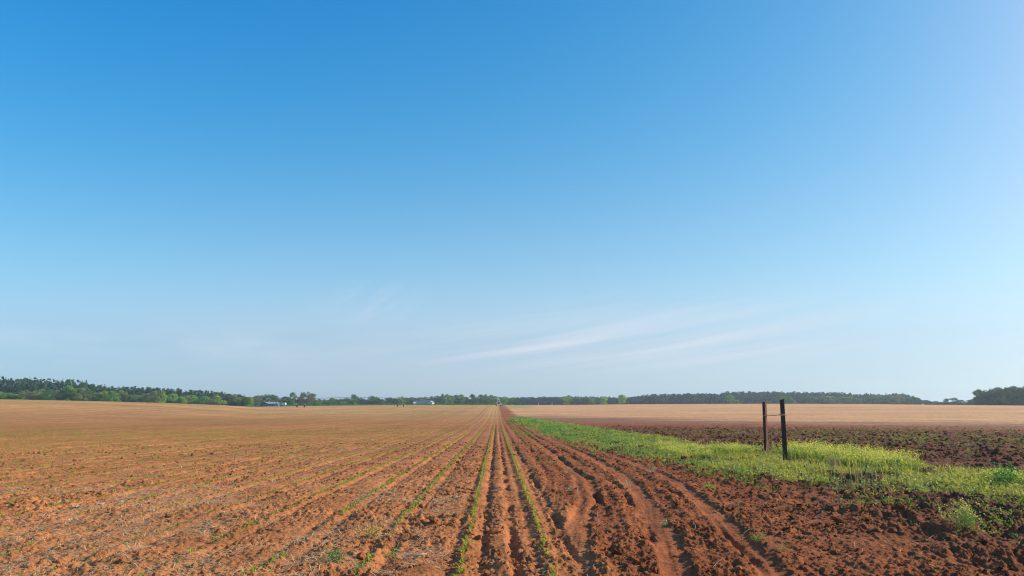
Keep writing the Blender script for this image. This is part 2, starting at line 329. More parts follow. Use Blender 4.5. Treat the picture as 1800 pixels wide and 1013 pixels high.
# ------------------------------------------------------------------ ground: one sheet
def build_ground():
    ys = list(np.linspace(-25, 2.4, 12)); y = 2.4
    while y < 2800:
        st = max(.0095, .0017 * y) if y < 30 else (.0017 * y * (1 + (y - 30) / 90) if y < 400 else .03 * y)
        if y < 5.2: st = .03
        y += st; ys.append(y)
    ys = np.array(ys); nx = 1450
    u = np.linspace(-1, 1, nx); yy = np.repeat(ys, nx); half = 2.4 + 0.86 * np.maximum(yy, 0) + np.where(yy < 2.4, 20, 0) * sstep(2.4, -2, yy)
    xx = np.tile(u, len(ys)) * half
    jit = spacing(yy) * .25
    xx = xx + (RNG.random(len(xx)) - .5) * jit * (yy > 3); yj = yy + (RNG.random(len(xx)) - .5) * jit * (yy > 3)
    z = terrain(xx, yj); h, smooth, rough = relief(xx, yj); z = z + h
    r = np.hypot(xx, yj)
    # soil colours, backlit shade put into the darker right-hand ones: crusted orange clay, moist brown clay, pale dry sandy clay
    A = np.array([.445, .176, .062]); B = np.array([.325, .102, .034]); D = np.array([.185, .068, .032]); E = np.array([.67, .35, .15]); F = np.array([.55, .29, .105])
    crop = 1 - sstep(.6, 1.3, xx + .25 * fbm(xx, yj, 2, 3, 70)); nz = fbm(xx, yj, 3.0, 4, 71)
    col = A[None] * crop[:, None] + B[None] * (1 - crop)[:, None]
    brown = sstep(-4.5, .5, xx) * crop * np.interp(r, [0, 60, 160], [1, 1, 0])          # browner soil towards the field edge
    col = col * (1 - .45 * brown[:, None]) + np.array([.35, .118, .042])[None] * .45 * brown[:, None]
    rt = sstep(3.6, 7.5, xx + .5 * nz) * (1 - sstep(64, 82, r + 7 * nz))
    col = col * (1 - rt[:, None]) + (D * .95)[None] * rt[:, None]  # dark tilled soil on the right, backlit shade painted in as well
    # pale dry field beyond, starting nearer towards the centre
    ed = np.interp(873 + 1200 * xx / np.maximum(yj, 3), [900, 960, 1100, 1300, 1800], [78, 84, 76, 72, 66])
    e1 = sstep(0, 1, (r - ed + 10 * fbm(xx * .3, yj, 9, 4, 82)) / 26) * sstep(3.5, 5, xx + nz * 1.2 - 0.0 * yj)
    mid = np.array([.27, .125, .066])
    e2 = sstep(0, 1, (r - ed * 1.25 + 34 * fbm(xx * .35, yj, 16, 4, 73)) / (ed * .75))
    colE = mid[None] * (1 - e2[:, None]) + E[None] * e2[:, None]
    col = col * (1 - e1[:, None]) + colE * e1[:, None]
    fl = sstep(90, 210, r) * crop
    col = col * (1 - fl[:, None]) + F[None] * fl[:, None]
    st = fbm(xx * .22, yj, 2.4, 4, 74) ; col = col * (1 + .16 * st * sstep(30, 60, r))[:, None]
    bandn = fbm(xx * .05 + 3, yj * .4, 8, 4, 76); col = col * (1 + .15 * bandn * sstep(60, 120, r))[:, None]
    sk = fbm(xx * .06 + yj * .012, yj, 3.2, 4, 79); col = col * (1 - .6 * np.clip(sk - .25, 0, 1) * e1)[:, None]
    patch_ = fbm(xx * .8, yj, 14, 3, 75); _, kk = row_dist(xx); tone = _tab(8)[(np.abs(kk).astype(int) * 11) % 256, 5] - .5
    col = col * (1 + (.20 * patch_ + .22 * tone * sstep(6, 25, r)) * crop)[:, None]
    # trodden tyre lanes are paler and drier
    col = col * (1 + .22 * smooth[:, None])
    col = col * (1 + .30 * fbm(xx, yj, .4, 5, 77, .6, sp=spacing(yj)) + .12 * nz)[:, None]
    # grassland beyond the fields and the weedy patch at the far end of the track
    q = 873 + 1200 * xx / np.maximum(yj, 3); rc = np.interp(q, _PX, _RC)
    g = sstep(0, 12, r - rc - 12); G = np.array([.10, .16, .045])
    col = col * (1 - g[:, None]) + G[None] * g[:, None]
    gp = np.exp(-(((q - 912) / 22) ** 2)) * sstep(230, 290, r) * (1 - g) * .8
    col = col * (1 - gp[:, None]) + np.array([.36, .33, .09])[None] * gp[:, None]
    # ground below the dense weeds
    wp = (wpoly(xx, yj, P_STRIP, .4) * np.clip(.5 + fbm(xx, yj, .8, 3, 78), .2, .9)).astype(float)
    col = col * (1 - wp[:, None] * .75) + np.array([.09, .12, .035])[None] * wp[:, None] * .75
    n_, m_ = len(ys), nx
    idx = np.arange(n_ * m_).reshape(n_, m_)
    Fq = np.stack([idx[:-1, :-1], idx[:-1, 1:], idx[1:, 1:], idx[1:, :-1]], -1).reshape(-1, 4)
    V = np.stack([xx, yj, z], 1)
    print('ground verts', len(V))
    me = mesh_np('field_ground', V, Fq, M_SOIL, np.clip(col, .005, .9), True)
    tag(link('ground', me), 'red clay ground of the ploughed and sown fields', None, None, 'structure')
build_ground()

# ------------------------------------------------------------------ leafy geometry
def blades(P, az, ln, wd, lift, droop, col):
    """bent blades, 5 verts / 3 tris each; lift = start angle above level, droop = how far the tip falls"""
    n = len(P); ax = np.stack([np.cos(az), np.sin(az), np.zeros(n)], 1); sd = np.stack([-np.sin(az), np.cos(az), np.zeros(n)], 1)
    m = P + ax * (ln * .5 * np.cos(lift))[:, None]; m[:, 2] += ln * .5 * np.sin(lift)
    l2 = lift - droop; t = m + ax * (ln * .5 * np.cos(l2))[:, None]; t[:, 2] += ln * .5 * np.sin(l2)
    w = (wd * .5)[:, None]
    V = np.stack([P - sd * w * .6, P + sd * w * .6, m - sd * w, m + sd * w, t], 1).reshape(-1, 3)
    b = np.arange(n)[:, None] * 5
    F = np.concatenate([b + [[0, 1, 3]], b + [[0, 3, 2]], b + [[2, 3, 4]]], 1).reshape(-1, 3)
    return V, F, np.repeat(col, 5, 0)
def leaves(P, size, col, up=0.6, asp=.55):
    """flat leaf quads turned at random, normals leaning up"""
    n = len(P); nrm = RNG.normal(size=(n, 3)); nrm[:, 2] = np.abs(nrm[:, 2]) + up; nrm /= np.linalg.norm(nrm, axis=1)[:, None]
    a = np.cross(nrm, RNG.normal(size=(n, 3))); a /= np.linalg.norm(a, axis=1)[:, None] + 1e-9; b = np.cross(nrm, a)
    s = size[:, None]
    V = np.stack([P - a * s * .5, P + b * s * asp * .5 + a * s * .08, P + a * s * .5, P - b * s * asp * .5 + a * s * .08], 1).reshape(-1, 3)
    i = np.arange(n)[:, None] * 4; F = np.concatenate([i + [[0, 1, 2]], i + [[0, 2, 3]]], 1).reshape(-1, 3)
    return V, F, np.repeat(col, 4, 0)
def join(parts):
    Vs, Fs, Cs = [], [], []; o = 0
    for V, F, C in parts:
        Vs.append(V); Fs.append(F + o); Cs.append(C); o += len(V)
    return np.concatenate(Vs), np.concatenate(Fs), np.concatenate(Cs)
def vary(base, n, v=.2, hue=.12):
    c = np.array(base)[None] * (1 + v * (RNG.random((n, 1)) * 2 - 1)); c[:, 0] *= 1 + hue * (RNG.random(n) * 2 - 1); return c
def emit(name, parts, mat, label, kind='stuff', **kw):
    V, F, C = join(parts); print(name, len(F)); me = mesh_np(name, V, F, mat, C); o = link(name, me); return tag(o, label, None, None, kind)

C_CORN = (.33, .42, .045)
def seedling_parts(P, size, nl=5, wd=.013, col=C_CORN):
    out = []; n = len(P); a0 = RNG.random(n) * math.pi
    for k in range(nl):
        az = a0 + (k % 2) * math.pi + RNG.normal(size=n) * .5
        ln = size * (.75 + .5 * RNG.random(n)) * (1 - .08 * k); lift = R(38 + 10 * k) + RNG.normal(size=n) * .15
        out.append(blades(P.copy(), az, ln, wd * (.8 + .4 * RNG.random(n)), lift, .6 + .7 * RNG.random(n), vary(col, n, .25)))
    return out
# positions of every seedling
cand = []
for x0 in ROWS:
    ymin = max(5.0, (-x0 - 3) / .86 if x0 < 0 else 5.0)
    if ymin > 300: continue
    y = ymin
    ys = []
    ys = [ymin + RNG.random() * .1]
    while ys[-1] < 320:
        yv = ys[-1]; base = .105 if yv < 30 else (.2 if yv < 60 else (.42 if yv < 120 else .9))
        ys.append(yv + base * (.6 + .8 * RNG.random()))
    ys = np.array(ys); xs = x0 + .035 * fbm(ys * 0 + x0, ys, 6, 3, 95) + RNG.normal(size=len(ys)) * np.where(ys < 40, .012, .02)
    cand.append(np.stack([xs, ys], 1))
cand = np.concatenate(cand); cx_, cy_ = cand[:, 0], cand[:, 1]
dens = np.full(len(cand), .97) - .20 * sstep(-4, -8, cx_) * (cy_ < 30)
thin = np.where((cy_ < 10.0), .72, 1.0) * np.where((cx_ < -4) & (cy_ < 14), .7, 1)
pn = vnoise(cx_ / 1.1 + 5, cy_ / 1.6, 31)
thin = np.where(cx_ > -.6, np.where((cx_ > 0) & (cy_ < 8.6), .6, 1.0), thin)
keep = (RNG.random(len(cand)) < dens * thin) & ((pn > np.where(cy_ < 10, .3, .1)) | (cx_ > -.6)) & (np.hypot(cx_, cy_) < 225 + 100 * sstep(-80, 0, cx_))
cand = cand[keep]; cr = np.hypot(cand[:, 0], cand[:, 1] * 1.0)
inview = np.abs(cand[:, 0] - .022 * cand[:, 1]) < cand[:, 1] * .80
order = np.argsort(np.where(inview & (cand[:, 1] > 6.2), cand[:, 1], 1e9)); near = np.zeros(len(cand), bool); near[order[:290]] = True
Z = np.zeros(len(cand)); Z = zground(cand[:, 0], cand[:, 1]); P = np.stack([cand[:, 0], cand[:, 1], Z - .004], 1)
# individual seedlings: eight kinds of the plant, copied
protos = []
for k in range(8):
    V, F, C = join(seedling_parts(np.zeros((1, 3)), np.array([.12]), 4 + k % 3, .015))
    protos.append(mesh_np('corn_seedling', V, F, M_LEAF, C))
for i, p in enumerate(P[near]):
    o = link('corn_seedling', protos[i % 8], None, p); o.rotation_euler = (RNG.normal() * .08, RNG.normal() * .08, RNG.random() * 6.28)
    s = .62 + .5 * RNG.random(); s *= 1.0 if p[0] > -3 else .85; o.scale = (s, s, s * (.85 + .3 * RNG.random()))
    tag(o, 'ankle-high bright green corn seedling in the nearest stretch of a sown row', 'seedling', 'corn seedlings in the nearest stretches of the rows')
rest = P[~near]; parts = []
for a, b, nl, sz, wd in ((0, 30, 4, .105, .015), (30, 60, 4, .115, .026), (60, 120, 3, .10, .04), (120, 400, 3, .10, .075)):
    m = (rest[:, 1] >= a) & (rest[:, 1] < b); q = rest[m]
    if len(q): parts += seedling_parts(q, np.full(len(q), sz) * (.8 + .4 * RNG.random(len(q))), nl, wd, C_CORN if a < 60 else (.30, .33, .06))
emit('corn_crop', parts, M_LEAF, 'young corn rows running away to the far end of the field')

# ------------------------------------------------------------------ weeds
def sc_pts(n, x0, x1, y0, y1): return RNG.uniform(x0, x1, n), RNG.uniform(y0, y1, n)
def P3(x, y, dz=0.0): return np.stack([x, y, zground(x, y) + dz], 1)
BANDS = [(6, 16, 60), (16, 26, 55), (26, 40, 30), (40, 70, 14), (70, 140, 5)]
C_GREEN = (.11, .29, .075); C_YG = (.22, .28, .04); C_GRASS = (.40, .41, .09); C_OLIVE = (.17, .17, .06)
parts = []; gparts = []
xs_all = np.array(P_STRIP)[:, 0]
for (y0, y1, den) in BANDS:
    x0, x1 = (2.2, min(19, .95 * y1)); n = int(den * (x1 - x0) * (y1 - y0)); x, y = sc_pts(n, x0, x1, y0, y1)
    m = wpoly(x + .25 * RNG.normal(size=n), y + .7 * RNG.normal(size=n), P_STRIP, .5); m &= (vnoise(x / .6, y / .9, 35) * .6 + vnoise(x / 1.8, y / 2.6, 39) * .6) > np.where(x > 9.5, .38, .42)
    x, y = x[m], y[m]
    lowflow = in_poly(x, y, P_FLOWER) | in_poly(x, y, P_FLOWER2)
    sz = max(.055, y0 * .0028); P_ = P3(x, y)
    # broad leaves low over the soil
    k = 7
    Q = np.repeat(P_, k, 0); Q[:, :2] += RNG.normal(size=(len(Q), 2)) * (.05 + sz * .7); Q[:, 2] += RNG.random(len(Q)) * (.10 + .05 * vnoise(Q[:, 0], Q[:, 1], 36)) + .015
    yel = np.clip(vnoise(Q[:, 0] / 1.1, Q[:, 1] / 1.5, 37) * 1.4 - .3 + .35 * sstep(5, 8, Q[:, 0] - (Q[:, 1] - 20) * .1) + .6 * np.exp(-((Q[:, 0] - 8.5) / 4) ** 2 - ((Q[:, 1] - 21) / 5) ** 2), 0, 1)[:, None]
    c = vary(C_GREEN, len(Q), .3) * (1 - yel) + vary(C_GRASS, len(Q), .3) * yel
    parts.append(leaves(Q, sz * (.6 + .8 * RNG.random(len(Q))), c))
    # grass among them
    gm = RNG.random(len(x)) < .8 * sstep(5.0, 7.0, x + .0 * y) + .15
    gq = np.repeat(P_[gm], 5, 0); gq[:, :2] += RNG.normal(size=(len(gq), 2)) * .07; n_ = len(gq)
    if n_:
        gparts.append(blades(gq, RNG.random(n_) * 6.28, (.10 + .18 * RNG.random(n_)) * (.6 + .9 * vnoise(gq[:, 0] / 1.3, gq[:, 1] / 1.3, 52)), np.full(n_, max(.006, y0 * .0006)), R(62) + RNG.normal(size=n_) * .25, .3 + .5 * RNG.random(n_), vary(C_GRASS, n_, .3, .3)))
emit('weeds', parts, M_WEED, 'low broad-leaved green weeds on the unploughed strip')
n_ = 1400; x, y = sc_pts(n_, 5.5, 16, 13, 34); m = wpoly(x, y, P_STRIP, .5) & (vnoise(x / 1.4, y / 1.4, 34) > .5); q = P3(x[m], y[m]); n_ = len(q)
gparts.append(blades(q, RNG.random(n_) * 6.28, .3 + .35 * RNG.random(n_), np.full(n_, .010), R(80) + RNG.normal(size=n_) * .15, .1 + .3 * RNG.random(n_), vary((.45, .38, .17), n_, .35, .1)))
emit('grass', gparts, M_WEED, 'pale yellow-green grass on the unploughed strip')

# yellow flowering stand
parts = []; fl = []
for poly, den, ht in ((P_FLOWER, 70, .44), (P_FLOWER2, 70, .26), (P_FLOWER3, 50, .25)):
    PP = np.array(poly); x0, y0 = PP.min(0) - .4; x1, y1 = PP.max(0) + .4; n = int(den * (x1 - x0) * (y1 - y0)); x, y = sc_pts(n, x0, x1, y0, y1)
    m = wpoly(x, y, poly, .25); x, y = x[m], y[m]; P_ = P3(x, y)
    if not len(x): continue
    hh = ht * (.55 + .65 * vnoise(x / .9, y / .9, 38)) * (.75 + .4 * RNG.random(len(x)))
    for k in range(4):   # stems
        n_ = len(x); az = RNG.random(n_) * 6.28; ln = hh * (.7 + .4 * RNG.random(n_)); lift = R(72) + RNG.normal(size=n_) * .16
        parts.append(blades(P_ + np.stack([RNG.normal(size=n_) * .03, RNG.normal(size=n_) * .03, np.zeros(n_)], 1), az, ln, np.full(n_, .011), lift, .15 + .2 * RNG.random(n_), vary((.24, .34, .06), n_, .25)))
        tip = P_ + np.stack([np.cos(az) * np.cos(lift) * ln, np.sin(az) * np.cos(lift) * ln, np.sin(lift) * ln * .95], 1)
        for j in range(5):
            q = tip + RNG.normal(size=tip.shape) * [.03, .03, .03]; fl.append(leaves(q, .018 + .014 * RNG.random(n_), vary((.66, .62, .15), n_, .3, .12), .3, .9))
        q = P_ + (tip - P_) * RNG.random((n_, 1)) * .95 + RNG.normal(size=tip.shape) * .03
        parts.append(leaves(q, .04 + .05 * RNG.random(n_), vary((.27, .36, .06), n_, .3, .2)))
        q = P_ + (tip - P_) * RNG.random((n_, 1)) * .7 + RNG.normal(size=tip.shape) * .05
        parts.append(leaves(q, .05 + .06 * RNG.random(n_), vary((.20, .30, .055), n_, .3, .2)))
emit('flowering_weeds', parts + fl, M_WEED, 'stand of knee-high yellow-flowering weeds around the steel posts')

# thin sprouting over the dark ploughed ground right and behind, and on the lower right
parts = []
for (y0, y1, x0, x1, den, mode) in ((24, 78, 5, 70, 22, 0), (7, 18, 4.2, 15, 70, 1), (9, 40, .9, 6, 3, 2), (18, 110, 1.2, 6.5, 7, 3)):
    n = int(den * (x1 - x0) * (y1 - y0)); x, y = sc_pts(n, x0, x1, y0, y1); r = np.hypot(x, y)
    cl = vnoise(x / .7, y / 1.1, 41) * .6 + vnoise(x / 3.5, y / 2.2, 42) * .4
    if mode == 0:
        pr = np.interp(x / y, [0, .2, .33, .5, 1], [.15, .2, .5, 1, 1]) * np.interp(r, [28, 33, 40, 52, 64, 78], [.05, .3, .6, .45, .15, 0]) * np.clip((cl - .36) * 4, 0, 1) * ~wpoly(x, y, P_STRIP, .4)
        m = RNG.random(n) < pr * .8
    elif mode == 1:
        inl = wpoly(x, y, P_LOW, .5); m = (RNG.random(n) < np.where(inl, .7, .06)) & (cl > np.where(inl, .49, .5)) & (x > 5.2 - (y - 10) * .1)
    elif mode == 2:
        m = (RNG.random(n) < .12) & (cl > .6)
    else:
        m = (RNG.random(n) < .55) & (vnoise(x / .5, y / 2.5, 43) > .5)
    x, y = x[m], y[m]; P_ = P3(x, y); k = 5; Q = np.repeat(P_, k, 0); rr = np.repeat(np.hypot(x, y), k)
    Q[:, :2] += RNG.normal(size=(len(Q), 2)) * .04; Q[:, 2] += .01 + RNG.random(len(Q)) * .06
    c = vary(C_YG if mode == 0 else (.20, .30, .05), len(Q), .4, .3)
    parts.append(leaves(Q, np.maximum(.035, rr * .0016) * (.6 + .8 * RNG.random(len(Q))), c, .5))
    q = np.repeat(P_, 3, 0); n_ = len(q)
    parts.append(blades(q, RNG.random(n_) * 6.28, .07 + .08 * RNG.random(n_), np.maximum(.006, np.repeat(np.hypot(x, y), 3) * .0006), R(50) + RNG.normal(size=n_) * .3, .5 + .5 * RNG.random(n_), vary(C_YG, n_, .3, .3)))
# scattered small weeds between the crop rows
n = 2200; x, y = sc_pts(n, -14, .6, 6, 26); cl = vnoise(x / .5, y / .7, 44); m = (cl > .70); x, y = x[m], y[m]; P_ = P3(x, y); Q = np.repeat(P_, 4, 0); Q[:, :2] += RNG.normal(size=(len(Q), 2)) * .025; Q[:, 2] += .01 + RNG.random(len(Q)) * .03
parts.append(leaves(Q, .018 + .02 * RNG.random(len(Q)), vary((.15, .2, .05), len(Q), .3, .2), .5))
emit('sprouts', parts, M_WEED, 'thin green sprouts scattered over the dark ploughed ground')

# straw litter
parts = []
for (x0, x1, y0, y1, n, wd) in ((-11, .5, 6, 14, 90000, .0058), (-22, .5, 14, 30, 40000, .010), (-60, 0, 30, 70, 12000, .02), (.8, 6, 6.5, 22, 1600, .005), (3, 14, 7, 22, 3000, .005)):
    x, y = sc_pts(n, x0, x1, y0, y1); d, k = row_dist(x)
    kr = _tab(6)[(np.abs(k).astype(int) * 5) % 256, 9]; cl = vnoise(x / .7, y / 1.3, 45) * .6 + vnoise(x / .25, y / .3, 46) * .4 + (kr - .5) * .25
    m = cl > np.where(x > .8, .35, np.where(y < 9.5, .37, .45)); m &= (x > .6) | (x < -.5) | (cl > .7); x, y = x[m], y[m]; n_ = len(x)
    P_ = P3(x, y, .004)
    a_ = RNG.random(n_) * 6.28
    parts.append(blades(P_, a_, (.04 + .2 * RNG.random(n_) ** 2) * (1 if y0 < 30 else 1.6), np.full(n_, wd) * (.6 + .8 * RNG.random(n_)), RNG.normal(size=n_) * .13 + .06, RNG.random(n_) * .25, vary((.70, .50, .26), n_, .4, .1)))
emit('straw_litter', parts, M_STRAW, 'dry straw and stalk litter lying between the sown rows')

# ------------------------------------------------------------------ loose clods
def ico(sub):
    import bmesh
    bm = bmesh.new(); bmesh.ops.create_icosphere(bm, subdivisions=sub, radius=1); bm.verts.ensure_lookup_table()
    V = np.array([v.co[:] for v in bm.verts]); F = np.array([[v.index for v in f.verts] for f in bm.faces]); bm.free(); return V, F
def clod_parts(x, y, size, sub):
    V0, F0 = ico(sub); n = len(x); nv = len(V0)
    sh = []; 
    for k in range(24):   # 24 shapes
        rg = np.random.default_rng(300 + k); v = V0.copy()
        for _ in range(9):
            d = rg.normal(size=3); d /= np.linalg.norm(d); t = rg.uniform(.45, .8); p = v @ d; v = v - np.outer(np.clip(p - t, 0, None), d)
        v = v * (1 + .1 * rg.normal(size=(nv, 1))); sh.append(v * [1.15, .95, .75])
    sh = np.array(sh)[np.arange(n) % 24]; az = RNG.random(n) * 6.28; c, s = np.cos(az)[:, None], np.sin(az)[:, None]
    tl = RNG.normal(size=(n, 1)) * .4
    X = sh[:, :, 0] * c - sh[:, :, 1] * s; Y = sh[:, :, 0] * s + sh[:, :, 1] * c; Zv = sh[:, :, 2] + X * tl
    V = np.stack([X, Y, Zv], 2) * size[:, None, None]; P_ = P3(x, y); P_[:, 2] += size * .25; V = V + P_[:, None, :]
    F = (F0[None] + (np.arange(n) * nv)[:, None, None]).reshape(-1, 3)
    crop = (x < .8)[:, None]; base = np.where(crop, [[.41, .155, .055]], [[.31, .092, .030]]); base = base * (1 - .35 * (x > 4.5)[:, None])
    base = base * (1 + .4 * (RNG.random((n, 1)) * 2 - 1)); return V.reshape(-1, 3), F, np.repeat(base, nv, 0)
parts = []
for (x0, x1, y0, y1, n, smin, smax, sub) in ((-9, 10, 6, 12, 26000, .005, .028, 1), (-9, 10, 6, 11, 500, .035, .075, 2), (-14, 14, 12, 20, 16000, .010, .045, 1), (-18, 20, 20, 34, 8000, .025, .07, 1), (4, 60, 22, 72, 16000, .04, .14, 1)):
    x, y = sc_pts(n, x0, x1, y0, y1); h, smooth, rough = relief(x, y, False)
    cl = vnoise(x / .6, y / .6, 65 if False else 47) * .6 + .4 * vnoise(x / 2, y / 2, 48)
    m = (RNG.random(n) < np.clip(rough, .1, 1) * np.interp(np.hypot(x, y), [40, 50, 60, 74], [1, .75, .35, .03])) & (cl > .42) & (smooth < .3); x, y = x[m], y[m]
    parts.append(clod_parts(x, y, smin + (smax - smin) * RNG.random(len(x)) ** 2.2, sub))
emit('soil_clods', parts, M_CLOD, 'loose clods of red clay strewn over the ploughed ground')

# ------------------------------------------------------------------ solid geometry helpers
import bmesh
def bm_obj(name, bm, mat, parent=None, loc=None, smooth=False, bevel=0.0):
    if bevel: bmesh.ops.bevel(bm, geom=list(bm.edges), offset=bevel, segments=1, affect='EDGES')
    me = bpy.data.meshes.new(name); bm.to_mesh(me); bm.free(); me.materials.append(mat)
    if smooth:
        for p in me.polygons: p.use_smooth = True
    return link(name, me, parent, loc)
def box(bm, x0, x1, y0, y1, z0, z1):
    v = [bm.verts.new(c) for c in ((x0, y0, z0), (x1, y0, z0), (x1, y1, z0), (x0, y1, z0), (x0, y0, z1), (x1, y0, z1), (x1, y1, z1), (x0, y1, z1))]
    for f in ((0, 3, 2, 1), (4, 5, 6, 7), (0, 1, 5, 4), (1, 2, 6, 5), (2, 3, 7, 6), (3, 0, 4, 7)): bm.faces.new([v[i] for i in f])
def prism(bm, poly, z0, z1, axis='z', caps=True):
    """extrude a closed outline; axis z: poly in xy, y: poly in xz, x: poly in yz"""
    def P(a, b, t): return {'z': (a, b, t), 'y': (a, t, b), 'x': (t, a, b)}[axis]
    A = [bm.verts.new(P(a, b, z0)) for a, b in poly]; B = [bm.verts.new(P(a, b, z1)) for a, b in poly]; n = len(poly)
    for i in range(n): bm.faces.new((A[i], A[(i + 1) % n], B[(i + 1) % n], B[i]))
    if caps: bm.faces.new(A[::-1]); bm.faces.new(B)
    bmesh.ops.recalc_face_normals(bm, faces=bm.faces)
def tube(bm, pts, rad, n=6):
    pts = [Vector(p) for p in pts]; rings = []
    rads = rad if isinstance(rad, (list, tuple)) else [rad] * len(pts)
    for i, p in enumerate(pts):
        d = (pts[min(i + 1, len(pts) - 1)] - pts[max(i - 1, 0)]).normalized()
        a = d.cross(Vector((0, 0, 1)) if abs(d.z) < .95 else Vector((1, 0, 0))).normalized(); b = d.cross(a)
        rings.append([bm.verts.new(p + (a * math.cos(t) + b * math.sin(t)) * rads[i]) for t in (2 * math.pi * k / n for k in range(n))])
    for r0, r1 in zip(rings, rings[1:]):
        for k in range(n): bm.faces.new((r0[k], r0[(k + 1) % n], r1[(k + 1) % n], r1[k]))
    bm.faces.new(rings[0][::-1]); bm.faces.new(rings[-1]); bmesh.ops.recalc_face_normals(bm, faces=bm.faces)

# ------------------------------------------------------------------ two rusty steel channel posts and the rod between them
def post(px_base, py_base, px_top, py_top, rz, mat, label, wd):
    gx, gy, gz_ = ground_at(px_base, py_base); D = math.hypot(gx, gy); gz_ = float(zground(np.array([gx]), np.array([gy]))[0])
    d = ray(px_top, py_top); t = D / math.hypot(d[0], d[1]); top = Vector((d[0] * t, d[1] * t, CAM_H + d[2] * t)); base = Vector((gx, gy, gz_ - .25))
    ax = (top - base); Ln = ax.length; root = empty('steel_post', (gx, gy, gz_)); tag(root, label, 'post', 'rusty steel posts in the weeds')
    q = Vector((0, 0, 1)).rotation_difference(ax); bm = bmesh.new(); w_, t_ = wd / 2, .010
    # H section
    H = [(-w_, -w_), (w_, -w_), (w_, -w_ + t_), (t_ / 2, -w_ + t_), (t_ / 2, w_ - t_), (w_, w_ - t_), (w_, w_), (-w_, w_), (-w_, w_ - t_), (-t_ / 2, w_ - t_), (-t_ / 2, -w_ + t_), (-w_, -w_ + t_)]
    prism(bm, H, 0, Ln)
    # weathered, slightly uneven cut at the top
    for v in bm.verts:
        if v.co.z > Ln - .01: v.co.z += v.co.x * .22
    from mathutils import Matrix
    bmesh.ops.transform(bm, matrix=Matrix.Rotation(rz, 4, 'Z'), verts=bm.verts); bmesh.ops.transform(bm, matrix=q.to_matrix().to_4x4(), verts=bm.verts)
    bmesh.ops.translate(bm, vec=base - Vector((gx, gy, gz_)), verts=bm.verts)
    bm_obj('shaft', bm, mat, root)
    return root, base, ax
pA, bA, aA = post(1347, 801, 1343.5, 706.5, R(38), M_RUST, 'reddish rusty steel post, the shorter one with lit face, in yellow-flowering weeds', .105)
pB, bB, aB = post(1381, 816, 1374.5, 702.5, R(-14), M_RUST_SHADED, 'taller rusty steel post, shaded near-black, standing at the edge of the flowering weeds', .108)
def along(b, a, z):
    return b + a * ((z - b.z) / a.z)
def z_of(px, py, P): return elev_at(px, py, math.hypot(P[0], P[1]))
ca = along(bA, aA, z_of(1345, 731, bA)); cb_ = along(bB, aB, z_of(1377, 729, bB))
root = empty('connecting_rod', ca[:]); tag(root, 'thin rusty rod tied across between the two steel posts', 'rod')
bm = bmesh.new(); dv = (cb_ - ca); tube(bm, [(0, 0, 0), dv * .5 + Vector((0, 0, -.012)), dv], .009, 6); bm_obj('rod', bm, M_RUST, root, None, True)
for nm, p_, s_ in (('wire_knot', Vector((0, 0, 0)), .022), ('wire_knot', dv, .042)):
    bm = bmesh.new(); pts = []
    for k in range(40):
        a_ = k * .9; pts.append(p_ + Vector((math.cos(a_) * (.068 + s_ * .3), math.sin(a_) * (.068 + s_ * .3), (k / 40 - .5) * s_ * 1.4)) )
    tube(bm, pts, .004, 5); tube(bm, [p_ + Vector((-.055, -.075, 0)), p_ + Vector((.03 + s_, -.12, .01 - s_ * .5))], .009, 5); bm_obj(nm, bm, M_BOLT, root, None, True)

# ------------------------------------------------------------------ single plants near the camera
def weed_clump(px, py, name, label, cat, ht, wdt, n_st, leafc, leafsz, flower=None, nleaf=14, lean=.35):
    g = ground_at(px, py); gz_ = float(zground(np.array([g[0]]), np.array([g[1]]))[0]); root = empty(name, (g[0], g[1], gz_)); tag(root, label, cat)
    st, lf, ff = [], [], []; P0 = np.zeros((n_st, 3)); P0[:, :2] = RNG.normal(size=(n_st, 2)) * wdt * .12
    az = RNG.random(n_st) * 6.28; ln = ht * (.6 + .6 * RNG.random(n_st)); lift = math.pi / 2 - np.abs(RNG.normal(size=n_st)) * lean
    st.append(blades(P0, az, ln, np.full(n_st, .006), lift, .25 + .3 * RNG.random(n_st), vary(leafc, n_st, .2) * .9))
    tip = P0 + np.stack([np.cos(az) * np.cos(lift) * ln, np.sin(az) * np.cos(lift) * ln, np.sin(lift) * ln * .95], 1)
    f = np.repeat(RNG.random((n_st, nleaf)) ** .8, 1).reshape(n_st, nleaf, 1); Q = (P0[:, None] + (tip - P0)[:, None] * f).reshape(-1, 3) + RNG.normal(size=(n_st * nleaf, 3)) * wdt * .09
    Q[:, 2] = np.maximum(Q[:, 2], .005)
    lf.append(leaves(Q, leafsz * (.5 + RNG.random(len(Q))), vary(leafc, len(Q), .35, .2), .5, .5))
    for nm, prt in (('stem', st), ('foliage', lf)):
        V, F, C = join(prt); link(nm, mesh_np(nm, V, F, M_WEED, C), root)
    if flower:
        q = np.repeat(tip, 4, 0) + RNG.normal(size=(n_st * 4, 3)) * .012; V, F, C = leaves(q, .010 + .012 * RNG.random(len(q)), vary(flower, len(q), .2, .1), .2, .9); link('blossom', mesh_np('blossom', V, F, M_WEED, C), root)
    return root
weed_clump(590, 988, 'leafy_weed', 'bushy blue-green leafy weed growing between the sown rows', 'weed', .16, .30, 20, (.10, .26, .09), .026, None, 11, .65)
weed_clump(650, 945, 'leafy_weed', 'straggly olive weed with a few yellow tips just behind the bushy dark one', 'weed', .11, .35, 26, (.20, .22, .06), .018, (.7, .6, .08), 7, .7)
weed_clump(690, 975, 'leafy_weed', 'yellowing low weed in the sown row beside the white stalk', 'weed', .09, .25, 22, (.33, .34, .06), .02, None, 7, .8)
